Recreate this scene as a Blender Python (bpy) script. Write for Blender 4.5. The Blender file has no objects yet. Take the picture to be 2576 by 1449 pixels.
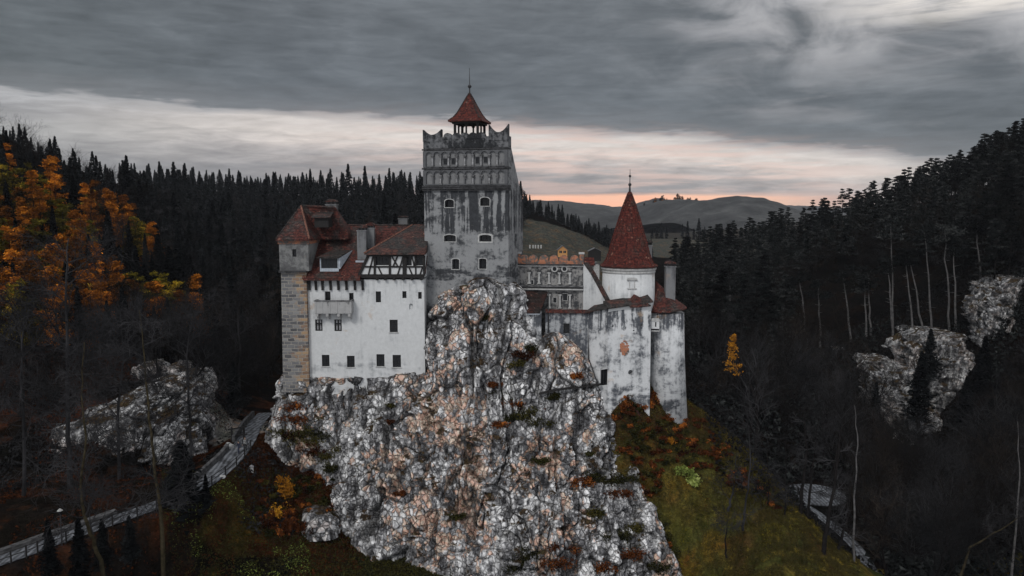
import bpy, math, random
import numpy as np
from mathutils import Vector, Matrix
random.seed(7)
RS = np.random.RandomState(11)
scene = bpy.context.scene
COL = scene.collection
# ------------------------------------------------------------------ camera
F = 1950.0; A0 = math.radians(5.7); CA, SA = math.cos(A0), math.sin(A0); CZ = 60.0
cam = bpy.data.cameras.new('camera'); camo = bpy.data.objects.new('camera', cam); COL.objects.link(camo)
camo.location = (0, 0, CZ); camo.rotation_euler = (math.radians(90) - A0, 0, 0)
cam.sensor_width = 36.0; cam.lens = 36.0 * F / 2576.0; cam.clip_start = 0.5; cam.clip_end = 20000
scene.camera = camo
scene.view_settings.view_transform = 'Standard'; scene.view_settings.look = 'None'
scene.view_settings.exposure = 0.12; scene.view_settings.gamma = 1.0
# ------------------------------------------------------------------ node helper
class NT:
    def __init__(s, tree):
        s.t = tree; s.n = tree.nodes; s.l = tree.links
    def new(s, typ, ins=None, **kw):
        nd = s.n.new(typ)
        for k, v in kw.items(): setattr(nd, k, v)
        if ins:
            for k, v in ins.items():
                sock = nd.inputs[k]
                if isinstance(v, bpy.types.NodeSocket): s.l.new(v, sock)
                else: sock.default_value = v
        return nd
    def math(s, op, a, b=0.0, c=None, clamp=False):
        ins = {0: a, 1: b}
        if c is not None: ins[2] = c
        return s.new('ShaderNodeMath', ins, operation=op, use_clamp=clamp).outputs[0]
    def sstep(s, x, a, b, c=0.0, d=1.0):
        return s.new('ShaderNodeMapRange', {0: x, 1: a, 2: b, 3: c, 4: d}, interpolation_type='SMOOTHSTEP').outputs[0]
    def mix(s, f, a, b, mode='MIX'):
        nd = s.n.new('ShaderNodeMix'); nd.data_type = 'RGBA'; nd.blend_type = mode
        for i, v in ((0, f), (6, a), (7, b)):
            if isinstance(v, bpy.types.NodeSocket): s.l.new(v, nd.inputs[i])
            elif i == 0: nd.inputs[i].default_value = v
            else: nd.inputs[i].default_value = (v[0], v[1], v[2], 1)
        return nd.outputs[2]
    def noise(s, vec, scale, detail=4, rough=0.55, out=0, dist=0.0):
        return s.new('ShaderNodeTexNoise', {'Vector': vec, 'Scale': scale, 'Detail': detail, 'Roughness': rough, 'Distortion': dist}).outputs[out]
    def vmap(s, vec, scale=(1, 1, 1), loc=(0, 0, 0), rot=(0, 0, 0)):
        return s.new('ShaderNodeMapping', {'Vector': vec, 'Scale': scale, 'Location': loc, 'Rotation': rot}).outputs[0]
    def ramp(s, f, stops):
        nd = s.new('ShaderNodeValToRGB', {0: f}); cr = nd.color_ramp
        while len(cr.elements) < len(stops): cr.elements.new(0.5)
        for e, (p, c) in zip(cr.elements, stops):
            e.position = p
            if not hasattr(c, '__len__'): c = (c, c, c)
            e.color = (c[0], c[1], c[2], 1)
        return nd.outputs[0]
# ------------------------------------------------------------------ world: cloudy dusk sky
SUN_AZ, SUN_EL = math.radians(205), math.radians(42)     # compass bearing from +Y, behind the camera to the left
world = bpy.data.worlds.new('World'); scene.world = world; world.use_nodes = True
w = NT(world.node_tree); w.n.clear()
tc = w.new('ShaderNodeTexCoord').outputs['Generated']
nrm = w.new('ShaderNodeVectorMath', {0: tc}, operation='NORMALIZE').outputs[0]
sx = w.new('ShaderNodeSeparateXYZ', {0: nrm})
az = w.math('ARCTAN2', sx.outputs[0], sx.outputs[1]); el = w.math('ARCSINE', sx.outputs[2])
ae = w.new('ShaderNodeCombineXYZ', {0: az, 1: el, 2: 0.0}).outputs[0]
n1 = w.noise(w.vmap(ae, (1.6, 9, 1), rot=(0, 0, 0.07)), 3.0, 6, 0.55, dist=0.3)
n2 = w.noise(w.vmap(ae, (2.2, 26, 1), (3, 1, 0), rot=(0, 0, -0.04)), 3.0, 5, 0.6, dist=0.2)
n3 = w.noise(w.vmap(ae, (3.0, 7.0, 1), (9, 4, 0), rot=(0, 0, 0.45)), 2.6, 7, 0.55, dist=0.6)
edge = w.math('ADD', w.math('MULTIPLY_ADD', az, -0.066, 0.1124), w.math('MULTIPLY', w.math('MULTIPLY', az, az), -0.06))
t = w.math('SUBTRACT', el, edge)
t = w.math('ADD', t, w.math('MULTIPLY_ADD', n1, 0.030, -0.015))
t2 = w.math('ADD', t, w.math('MULTIPLY_ADD', n2, 0.075, -0.0375))
n4 = w.noise(w.vmap(ae, (5, 30, 1), (1, 7, 0), rot=(0, 0, 0.10)), 4.0, 5, 0.6, dist=0.4)
t2 = w.math('ADD', t2, w.math('MULTIPLY_ADD', n4, 0.05, -0.025))
tn = w.math('MULTIPLY_ADD', w.math('ADD', w.math('MULTIPLY', t, 0.55), w.math('MULTIPLY', t2, 0.45)), 3.5, 0.5, clamp=True)
lf = w.sstep(az, -0.62, -0.22)
bandc = w.ramp(tn, [(0.0, (.30, .285, .30)), (.16, (.24, .24, .26)), (.25, (.31, .30, .31)), (.33, (.50, .46, .45)), (.39, (.70, .64, .60)), (.445, (.66, .61, .58)), (.485, (.36, .35, .36)), (.505, (.170, .180, .195)), (.60, (.128, .142, .157)), (1.0, (.140, .153, .165))])
bandl = w.ramp(tn, [(0.0, (.30, .30, .31)), (.25, (.26, .26, .27)), (.36, (.38, .38, .38)), (.42, (.30, .30, .31)), (.475, (.42, .42, .43)), (.505, (.18, .19, .20)), (.60, (.112, .125, .133)), (1.0, (.108, .121, .130))])
band = w.mix(lf, bandl, bandc)
# fades out of the band on the far right
grey = w.mix(n2, (.17, .175, .19), (.29, .285, .30))
fr = w.sstep(az, 0.42, 0.60)
below = w.sstep(tn, 0.55, 0.46)
band = w.mix(w.math('MULTIPLY', fr, below), band, w.mix(0.5, grey, (.16, .17, .185)))
# softly mottled upper cloud
upm = w.ramp(n3, [(0.3, 0.80), (0.5, 1.0), (0.72, 1.26)])
band = w.mix(w.sstep(tn, 0.5, 0.62), band, w.mix(1.0, band, upm, 'MULTIPLY'))
band = w.mix(1.0, band, w.ramp(n4, [(0.3, 0.84), (0.7, 1.15)]), 'MULTIPLY')
# broken bright wisps up and to the right
m = w.math('MULTIPLY', w.sstep(az, 0.08, 0.42), w.sstep(el, 0.115, 0.225))
wisp = w.math('MULTIPLY', m, w.sstep(w.math('ADD', n3, w.math('MULTIPLY', m, 0.12)), 0.40, 0.74))
band = w.mix(wisp, band, (.50, .49, .50))
corner = w.math('MULTIPLY', w.sstep(az, 0.32, 0.54), w.sstep(el, 0.19, 0.235))
band = w.mix(w.math('MULTIPLY', corner, w.sstep(n2, 0.32, 0.6)), band, (.95, .88, .80))
w2m = w.math('MULTIPLY', w.math('MULTIPLY', w.sstep(az, 0.10, 0.32), w.sstep(el, 0.07, 0.12)), w.sstep(n1, 0.5, 0.72))
band = w.mix(w.math('MULTIPLY', w2m, 0.55), band, (.34, .34, .355))
# pink veil and the glowing strip at the horizon
pk = w.math('MULTIPLY', w.math('MULTIPLY', w.sstep(az, -0.35, 0.05), w.sstep(az, 0.55, 0.30)), w.math('MULTIPLY', below, w.sstep(n2, 0.42, 0.62)))
band = w.mix(w.math('MULTIPLY', pk, 0.5), band, (.82, .58, .50))
hz = w.math('ADD', el, w.math('MULTIPLY_ADD', n2, 0.018, -0.009))
glow = w.math('MULTIPLY', w.sstep(hz, 0.0235, 0.0165), w.math('MULTIPLY', w.sstep(az, -0.10, 0.06), w.sstep(az, 0.46, 0.26)))
band = w.mix(glow, band, w.mix(w.sstep(n1, 0.35, 0.65), (1.15, .56, .36), (1.05, .66, .47)))
# the overcast sky overhead and behind the viewer is the brighter half
hi = w.math('MAXIMUM', w.sstep(el, 0.32, 1.0), w.sstep(sx.outputs[1], 0.35, -0.25))
band = w.mix(hi, band, w.mix(n1, (.52, .54, .58), (.80, .82, .86)))
sky = w.new('ShaderNodeTexSky', sky_type='NISHITA', sun_disc=False, sun_elevation=SUN_EL, sun_rotation=SUN_AZ)
cl = w.new('ShaderNodeBackground', {0: band, 1: 1.0}); nb = w.new('ShaderNodeBackground', {0: sky.outputs[0], 1: 0.05})
ms = w.new('ShaderNodeMixShader', {0: 0.06, 1: cl.outputs[0], 2: nb.outputs[0]})
w.new('ShaderNodeOutputWorld', {0: ms.outputs[0]})
sun = bpy.data.lights.new('sun', 'SUN'); suno = bpy.data.objects.new('sun', sun); COL.objects.link(suno)
sun.energy = 1.5; sun.angle = math.radians(14); sun.color = (1.0, 0.97, 0.93)
sd = Vector((math.sin(SUN_AZ) * math.cos(SUN_EL), math.cos(SUN_AZ) * math.cos(SUN_EL), math.sin(SUN_EL)))
suno.rotation_euler = sd.to_track_quat('Z', 'Y').to_euler(); suno.location = (0, 0, 150)
# ------------------------------------------------------------------ projection (photo measurements -> metres)
def ray(u, v):
    dx = (u - 1288.0) / F; dy = -(v - 724.5) / F
    return (dx, CA + dy * SA, -SA + dy * CA)
def P(u, v, Y):
    d = ray(u, v); t = Y / d[1]
    return Vector((d[0] * t, Y, CZ + d[2] * t))
def proj(x, y, z):
    zz = z - CZ; fwd = y * CA - zz * SA; up = y * SA + zz * CA
    return 1288.0 + F * x / fwd, 724.5 - F * up / fwd
# ------------------------------------------------------------------ mesh helpers
WL = {}
def mesh_np(name, V, Fc, mats, mi=None, smooth=False, attrs=None):
    V = np.asarray(V, np.float32); me = bpy.data.meshes.new(name)
    if isinstance(Fc, np.ndarray):
        nf, k = Fc.shape; me.vertices.add(len(V)); me.vertices.foreach_set('co', V.ravel())
        me.loops.add(nf * k); me.loops.foreach_set('vertex_index', Fc.ravel().astype(np.int32))
        me.polygons.add(nf); me.polygons.foreach_set('loop_start', np.arange(0, nf * k, k, dtype=np.int32))
        if mi is not None: me.polygons.foreach_set('material_index', np.asarray(mi, np.int32))
        me.update(calc_edges=True)
    else:
        me.from_pydata([tuple(map(float, v)) for v in V], [], Fc)
        if mi is not None: me.polygons.foreach_set('material_index', np.asarray(mi, np.int32))
    for m_ in (mats if isinstance(mats, (list, tuple)) else [mats]): me.materials.append(m_)
    if attrs:
        for an, arr in attrs.items():
            at = me.color_attributes.new(an, 'FLOAT_COLOR', 'POINT')
            a4 = np.ones((len(V), 4), np.float32); a4[:, :arr.shape[1]] = arr
            at.data.foreach_set('color', a4.ravel())
    me.polygons.foreach_set('use_smooth', [smooth] * len(me.polygons)); me.update()
    return me
def tag(o, label=None, cat=None, group=None, kind=None):
    if label: o['label'] = label
    if cat: o['category'] = cat
    if group: o['group'] = group
    if kind: o['kind'] = kind
    return o
def link(name, me, loc=(0, 0, 0), parent=None):
    o = bpy.data.objects.new(name, me); COL.objects.link(o)
    loc = Vector(loc); WL[o.name] = loc
    if parent is not None:
        o.parent = parent; o.location = loc - WL[parent.name]
    else: o.location = loc
    return o
def empty(name, loc):
    return link(name, None, loc)
class MB:
    def __init__(s): s.v = []; s.f = []; s.m = []
    def add(s, vs, fs, mi=0):
        b = len(s.v); s.v += [tuple(v) for v in vs]; s.f += [[i + b for i in f] for f in fs]; s.m += [mi] * len(fs)
    def hexa(s, q, mi=0):  # q: 8 points, bottom 4 ccw then top 4
        s.add(q, [[3, 2, 1, 0], [4, 5, 6, 7], [0, 1, 5, 4], [1, 2, 6, 5], [2, 3, 7, 6], [3, 0, 4, 7]], mi)
    def box(s, x0, x1, y0, y1, z0, z1, mi=0):
        s.hexa([(x0, y0, z0), (x1, y0, z0), (x1, y1, z0), (x0, y1, z0), (x0, y0, z1), (x1, y0, z1), (x1, y1, z1), (x0, y1, z1)], mi)
    def prism(s, a, b, mi=0):  # two matching polygons
        n = len(a)
        s.add(list(a) + list(b), [list(range(n))[::-1], list(range(n, 2 * n))] + [[i, (i + 1) % n, (i + 1) % n + n, i + n] for i in range(n)], mi)
    def tube(s, p0, p1, r0, r1, n=6, mi=0, cap=True):
        p0 = Vector(p0); p1 = Vector(p1); d = (p1 - p0)
        if d.length < 1e-6: return
        d.normalize(); a = d.orthogonal().normalized(); b = d.cross(a)
        R = [p + (a * math.cos(k * 2 * math.pi / n) + b * math.sin(k * 2 * math.pi / n)) * r for p, r in ((p0, r0), (p1, r1)) for k in range(n)]
        fs = [[i, (i + 1) % n, (i + 1) % n + n, i + n] for i in range(n)]
        if cap: fs += [list(range(n))[::-1], list(range(n, 2 * n))]
        s.add(R, fs, mi)
    def lathe(s, c, prof, n=24, mi=0, ph=0.0, sk=None):  # prof: (r,z) bottom->top; sk: list of xy shifts
        b = len(s.v)
        for j, (r, z) in enumerate(prof):
            ox, oy = (sk[j] if sk else (0, 0))
            for k in range(n):
                a = 2 * math.pi * k / n + ph
                s.v.append((c[0] + ox + r * math.cos(a), c[1] + oy + r * math.sin(a), z))
        for j in range(len(prof) - 1):
            for k in range(n):
                s.f.append([b + j * n + k, b + j * n + (k + 1) % n, b + (j + 1) * n + (k + 1) % n, b + (j + 1) * n + k]); s.m.append(mi)
        s.f.append([b + k for k in range(n)][::-1]); s.m.append(mi)
        m = len(prof) - 1; s.f.append([b + m * n + k for k in range(n)]); s.m.append(mi)
    def build(s, name, mats, parent=None, label=None, smooth=False):
        V = np.array(s.v); lo = V.min(0); hi = V.max(0); c = np.array([(lo[0] + hi[0]) / 2, (lo[1] + hi[1]) / 2, lo[2]])
        me = mesh_np(name, V - c, s.f, mats, s.m, smooth)
        o = link(name, me, c, parent)
        if label: o['label'] = label
        return o
def carve(o, cut):
    V = np.array(cut.v) - np.array(WL[o.name])
    me = mesh_np('cutter', V, cut.f, []); co = bpy.data.objects.new('cutter', me); COL.objects.link(co)
    # cutter in the wall's own coordinates: give it the wall's world place
    co.location = WL[o.name]
    bpy.context.view_layer.update()
    md = o.modifiers.new('b', 'BOOLEAN'); md.operation = 'DIFFERENCE'; md.object = co; md.solver = 'EXACT'
    dg = bpy.context.evaluated_depsgraph_get(); dg.update()
    nm = bpy.data.meshes.new_from_object(o.evaluated_get(dg))
    o.modifiers.clear(); o.data = nm; bpy.data.objects.remove(co)
class Fac:
    """an upright wall plane: A left foot, B right foot in plan; n points out of the wall"""
    def __init__(s, A, B):
        s.A = Vector((A[0], A[1])); s.B = Vector((B[0], B[1])); s.L = (s.B - s.A).length; s.e = (s.B - s.A) / s.L; s.n = Vector((s.e.y, -s.e.x))
    def st(s, u, v):
        d = ray(u, v); t = (s.A.x * s.n.x + s.A.y * s.n.y) / (d[0] * s.n.x + d[1] * s.n.y)
        p = Vector((d[0] * t, d[1] * t)) - s.A
        return p.dot(s.e), CZ + d[2] * t
    def pt(s, a, z, d=0.0):
        q = s.A + s.e * a + s.n * d
        return (q.x, q.y, z)
    def rect(s, u0, v0, u1, v1):
        a0, z1 = s.st(u0, v0); a1, z0 = s.st(u1, v1); return a0, a1, z0, z1
    def box(s, mb, a0, a1, z0, z1, d0, d1, mi=0):
        mb.hexa([s.pt(a0, z0, d1), s.pt(a1, z0, d1), s.pt(a1, z0, d0), s.pt(a0, z0, d0), s.pt(a0, z1, d1), s.pt(a1, z1, d1), s.pt(a1, z1, d0), s.pt(a0, z1, d0)], mi)
    def prism(s, mb, poly, d0, d1, mi=0):   # poly (a,z) anticlockwise seen from outside
        mb.prism([s.pt(a, z, d0) for a, z in poly], [s.pt(a, z, d1) for a, z in poly], mi)
def archpoly(a0, a1, z0, z1, rise, n=8):
    pts = [(a0, z0), (a1, z0)]
    c = (a0 + a1) / 2; h = (a1 - a0) / 2
    for k in range(n + 1):
        t_ = math.pi * k / n
        pts.append((c + h * math.cos(t_), z1 - rise + rise * math.sin(t_)))
    return pts
# ------------------------------------------------------------------ numpy noise
def hsh(ix, iy, iz, s=0):
    h = (ix.astype(np.int64) * 374761393 + iy.astype(np.int64) * 668265263 + iz.astype(np.int64) * 2147483647 + s * 974634777) & 0xffffffff
    h = ((h ^ (h >> 13)) * 1274126177) & 0xffffffff
    h = ((h ^ (h >> 16)) * 2246822519) & 0xffffffff
    return ((h ^ (h >> 15)) & 0xffffff) / float(0xffffff)
def vnoise(p, s=0):
    i = np.floor(p).astype(np.int64); f = p - i; f = f * f * (3 - 2 * f); r = 0
    for a in (0, 1):
        for b in (0, 1):
            for c in (0, 1):
                r = r + hsh(i[:, 0] + a, i[:, 1] + b, i[:, 2] + c, s) * (f[:, 0] if a else 1 - f[:, 0]) * (f[:, 1] if b else 1 - f[:, 1]) * (f[:, 2] if c else 1 - f[:, 2])
    return r
def fbm(p, o=4, s=0):
    r = 0; a = 0.5
    for k in range(o): r = r + a * (vnoise(p * 2 ** k + 13.7 * k, s + k) * 2 - 1); a *= 0.5
    return r
def voro(p, s=0):
    i = np.floor(p).astype(np.int64); f1 = np.full(len(p), 9.0); f2 = np.full(len(p), 9.0); cid = np.zeros(len(p)); tl = np.zeros(len(p))
    for a in (-1, 0, 1):
        for b in (-1, 0, 1):
            for c in (-1, 0, 1):
                x, y, z = i[:, 0] + a, i[:, 1] + b, i[:, 2] + c
                q = np.stack([x + hsh(x, y, z, s + 1), y + hsh(x, y, z, s + 2), z + hsh(x, y, z, s + 3)], 1)
                d = np.sqrt(((q - p) ** 2).sum(1)); h = hsh(x, y, z, s + 4); nw = d < f1
                tv = (p[:, 0] - q[:, 0]) * (hsh(x, y, z, s + 5) - .5) + (p[:, 1] - q[:, 1]) * (hsh(x, y, z, s + 6) - .5) + (p[:, 2] - q[:, 2]) * (hsh(x, y, z, s + 7) - .5)
                f2 = np.where(nw, f1, np.minimum(f2, d)); cid = np.where(nw, h, cid); tl = np.where(nw, tv, tl); f1 = np.where(nw, d, f1)
    return f1, f2, cid, tl
# ------------------------------------------------------------------ materials
def mat(name, rough=0.9):
    m_ = bpy.data.materials.new(name); m_.use_nodes = True; t_ = NT(m_.node_tree); t_.n.clear()
    bs = t_.new('ShaderNodeBsdfPrincipled', {'Roughness': rough}); t_.new('ShaderNodeOutputMaterial', {0: bs.outputs[0]})
    bs.inputs['Specular IOR Level'].default_value = 0.25
    pos = t_.new('ShaderNodeNewGeometry').outputs['Position']
    return m_, t_, bs, pos
def setc(t_, bs, c, bump=None, st=0.4, dist=0.05):
    if isinstance(c, bpy.types.NodeSocket): t_.l.new(c, bs.inputs['Base Color'])
    else: bs.inputs['Base Color'].default_value = (*c, 1)
    if bump is not None:
        b_ = t_.new('ShaderNodeBump', {'Height': bump, 'Strength': st, 'Distance': dist}); t_.l.new(b_.outputs[0], bs.inputs['Normal'])
def simple(name, c, rough=0.8, var=0.35, scale=3.0, metal=0.0):
    m_, t_, bs, pos = mat(name, rough); n_ = t_.noise(pos, scale, 5)
    if rough >= 0.95: bs.inputs['Specular IOR Level'].default_value = 0.0
    k = [x * (1 - var) for x in c]; k2 = [min(1, x * (1 + var)) for x in c]
    setc(t_, bs, t_.ramp(n_, [(0.3, k), (0.7, k2)]), n_, 0.3, 0.03); bs.inputs['Metallic'].default_value = metal
    return m_
def plaster(name, base, dark, lo=0.45, hi=0.62, fine=0.35, ochre=0.0, streak=0.5, zones=()):
    m_, t_, bs, pos = mat(name, 0.92)
    big = t_.noise(t_.vmap(pos, (1, 1, 1.5)), 0.35, 7, 0.62, dist=0.4)
    st_ = t_.noise(t_.vmap(pos, (1.6, 1.6, 0.16)), 1.1, 5, 0.6)
    fn = t_.noise(pos, 2.6, 6, 0.65)
    a = t_.math('ADD', t_.math('MULTIPLY', big, 1 - streak), t_.math('MULTIPLY', st_, streak))
    a = t_.math('ADD', a, t_.math('MULTIPLY_ADD', fn, fine, -fine * 0.5))
    z = t_.new('ShaderNodeSeparateXYZ', {0: pos}).outputs[2]
    for (z0, z1, amt, vert) in zones:   # weathering belts: where damp plaster has gone dark
        msk = t_.math('MULTIPLY', t_.sstep(z, z0 - 0.7, z0 + 0.5), t_.sstep(z, z1 + 0.4, z1 - 0.6))
        nn = t_.noise(t_.vmap(pos, (1.3, 1.3, 0.1) if vert else (0.32, 0.32, 1.1), (5, 2, 1)), 1.0, 6, 0.62, dist=0.5)
        a = t_.math('ADD', a, t_.math('MULTIPLY', msk, t_.math('MULTIPLY', t_.sstep(nn, 0.42, 0.6), amt)))
    f_ = t_.sstep(a, lo, hi)
    tone = t_.ramp(fn, [(0.25, [x * 0.86 for x in base]), (0.75, [min(1, x * 1.1) for x in base])])
    c = t_.mix(f_, tone, t_.ramp(fn, [(0.3, [x * 0.6 for x in dark]), (0.7, [x * 1.4 for x in dark])]))
    if ochre:
        o_ = t_.noise(t_.vmap(pos, (1, 1, 1), (7, 3, 1)), 0.4, 5, 0.6)
        c = t_.mix(t_.math('MULTIPLY', t_.sstep(o_, 0.62, 0.72), ochre), c, (.36, .22, .11))
    setc(t_, bs, c, t_.noise(pos, 5.0, 6, 0.7), 0.5, 0.06)
    return m_
M = {}
M['white'] = plaster('whitewashed_plaster', (.50, .51, .515), (.20, .21, .22), 0.52, 0.80, 0.45, 0.5, 0.45, zones=((49.0, 52.6, 0.10, True), (38.0, 42.3, 0.12, False)))
M['keep'] = plaster('weathered_keep_plaster', (.215, .22, .225), (.030, .032, .036), 0.46, 0.66, 0.5, 0.0, 0.25,
                    zones=((57.6, 62.6, 0.26, True), (51.2, 54.0, 0.13, False), (45.5, 50.0, 0.10, False)))
M['frieze'] = plaster('grey_frieze_plaster', (.085, .087, .092), (.022, .023, .026), 0.48, 0.66, 0.4, 0.0, 0.5)
M['parapet'] = plaster('blackened_parapet_stone', (.12, .122, .128), (.014, .015, .017), 0.38, 0.56, 0.6, 0.0, 0.35)
M['stain'] = plaster('patchy_stained_plaster', (.50, .51, .52), (.06, .065, .075), 0.44, 0.66, 0.42, 0.45, 0.3, zones=((46.0, 49.6, 0.20, True), (34.0, 39.5, 0.07, False)))
M['stain2'] = plaster('dark_stained_plaster', (.30, .31, .32), (.05, .055, .065), 0.42, 0.56, 0.4, 0.3, 0.45)
M['gallery'] = plaster('sooty_gallery_plaster', (.24, .235, .23), (.04, .042, .046), 0.42, 0.58, 0.6, 0.2, 0.45)
M['rim'] = simple('pale_plaster_rim', (.34, .34, .335), 0.9, 0.3)
M['cornice'] = simple('dark_cornice_stone', (.035, .035, .037), 0.9, 0.6, 2.0)
M['capital'] = simple('worn_capital_stone', (.10, .10, .103), 0.9, 0.8, 3.0)
M['column'] = simple('grey_column_stone', (.22, .22, .225), 0.9, 0.6, 2.5)
M['pane'] = simple('dark_window_glass', (.008, .009, .011), 0.25, 0.2)
M['wood'] = simple('black_timber', (.012, .011, .011), 0.75, 0.4, 6)
M['curtain'] = simple('grey_curtain', (.22, .22, .23), 0.9, 0.2)
M['metal'] = simple('dark_iron', (.02, .02, .022), 0.5, 0.3, 5)
M['gutter'] = simple('zinc_flashing', (.30, .33, .37), 0.55, 0.25, 4)
M['recess'] = plaster('arch_recess_plaster', (.17, .172, .176), (.05, .05, .053), 0.5, 0.7, 0.5, 0.0, 0.5)
M['chimney'] = plaster('sooty_chimney_plaster', (.15, .153, .158), (.06, .06, .065), 0.45, 0.65, 0.4, 0.25, 0.5)
M['chamber'] = plaster('ochre_stained_render', (.17, .172, .17), (.07, .07, .072), 0.45, 0.62, 0.5, 0.9, 0.2)
M['balcony'] = plaster('weathered_balcony_plaster', (.30, .30, .30), (.07, .07, .072), 0.52, 0.66, 0.5, 0.2, 0.6)
def tiles(name, c1, c2, dark, sc=1.0, dk=(0.46, 0.62)):
    m_, t_, bs, pos = mat(name, 0.85)
    vz = t_.vmap(pos, (5.5 * sc, 5.5 * sc, 5.5 * sc))
    vo = t_.new('ShaderNodeTexVoronoi', {'Vector': vz, 'Scale': 1.0}, feature='F1')
    rnd = t_.new('ShaderNodeSeparateColor', {0: vo.outputs['Color']}).outputs[0]
    big = t_.noise(pos, 0.5, 6, 0.65); fn = t_.noise(pos, 3.5, 4, 0.6)
    c = t_.ramp(rnd, [(0.0, [x * 0.5 for x in c1]), (0.3, c1), (0.8, c2), (0.97, [x * 1.2 for x in c2]), (1.0, (.20, .11, .08))])
    f_ = t_.sstep(t_.math('ADD', big, t_.math('MULTIPLY_ADD', fn, 0.4, -0.2)), dk[0], dk[1])
    c = t_.mix(f_, c, t_.ramp(rnd, [(0.2, [x * 0.6 for x in dark]), (0.9, [x * 2.0 for x in dark])]))
    z = t_.new('ShaderNodeSeparateXYZ', {0: pos}).outputs[2]
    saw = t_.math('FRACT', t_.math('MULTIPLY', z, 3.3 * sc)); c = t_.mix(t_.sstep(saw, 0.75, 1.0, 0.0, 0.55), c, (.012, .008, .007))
    h = t_.math('ADD', t_.math('MULTIPLY', saw, -0.6), t_.math('MULTIPLY', rnd, 0.5))
    setc(t_, bs, c, h, 0.9, 0.10)
    return m_
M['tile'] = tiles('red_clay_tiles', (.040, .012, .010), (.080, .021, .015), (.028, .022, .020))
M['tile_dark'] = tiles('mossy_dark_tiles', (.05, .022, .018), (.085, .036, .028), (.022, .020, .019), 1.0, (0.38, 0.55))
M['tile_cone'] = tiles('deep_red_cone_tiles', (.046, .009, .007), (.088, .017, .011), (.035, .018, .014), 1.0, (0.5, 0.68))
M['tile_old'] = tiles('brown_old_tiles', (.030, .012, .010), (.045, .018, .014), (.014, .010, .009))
M['ridge'] = simple('mortared_ridge_tiles', (.15, .07, .05), 0.9, 0.7, 5)
M['brick'] = plaster('crumbling_brick', (.36, .15, .085), (.09, .08, .075), 0.42, 0.58, 0.9, 0.0, 0.1)
def ashlar():
    m_, t_, bs, pos = mat('rough_ashlar', 0.95)
    s3 = t_.new('ShaderNodeSeparateXYZ', {0: pos})
    v2 = t_.new('ShaderNodeCombineXYZ', {0: t_.math('ADD', s3.outputs[0], s3.outputs[1]), 1: s3.outputs[2], 2: 0.0}).outputs[0]
    v2 = t_.new('ShaderNodeVectorMath', {0: v2, 1: t_.new('ShaderNodeVectorMath', {0: t_.noise(pos, 0.9, 4, out=1), 1: (0.55, 0.34, 0)}, operation='MULTIPLY').outputs[0]}, operation='ADD').outputs[0]
    br = t_.new('ShaderNodeTexBrick', {'Vector': v2, 'Color1': (0, 0, 0, 1), 'Color2': (1, 1, 1, 1), 'Mortar': (0.5, 0.5, 0.5, 1), 'Scale': 1.0, 'Mortar Size': 0.045, 'Mortar Smooth': 0.3, 'Brick Width': 0.85, 'Row Height': 0.40})
    rnd = t_.new('ShaderNodeSeparateColor', {0: br.outputs[0]}).outputs[0]
    g = t_.ramp(rnd, [(0.0, (.07, .07, .075)), (0.5, (.13, .13, .135)), (1.0, (.20, .20, .20))])
    o_ = t_.ramp(rnd, [(0.0, (.11, .075, .05)), (0.5, (.21, .13, .085)), (1.0, (.30, .21, .13))])
    f_ = t_.math('ADD', t_.math('ADD', t_.sstep(s3.outputs[0], -27.2, -23.6, 0.0, 0.75), t_.math('MULTIPLY_ADD', rnd, 0.3, -0.15)), t_.math('MULTIPLY_ADD', t_.noise(t_.vmap(pos, (1, 1, 0.7)), 1.1, 5, 0.65), 2.2, -1.1), clamp=True)
    c = t_.mix(t_.sstep(f_, 0.35, 0.75), g, o_)
    c = t_.mix(t_.math('MULTIPLY', br.outputs['Fac'], 0.8), c, (.30, .28, .25))
    hh = t_.math('ADD', t_.math('MULTIPLY', br.outputs['Fac'], -1.0), t_.math('MULTIPLY', t_.noise(pos, 4, 5), 0.5))
    setc(t_, bs, c, hh, 0.8, 0.12)
    return m_
M['ashlar'] = ashlar()
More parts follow.
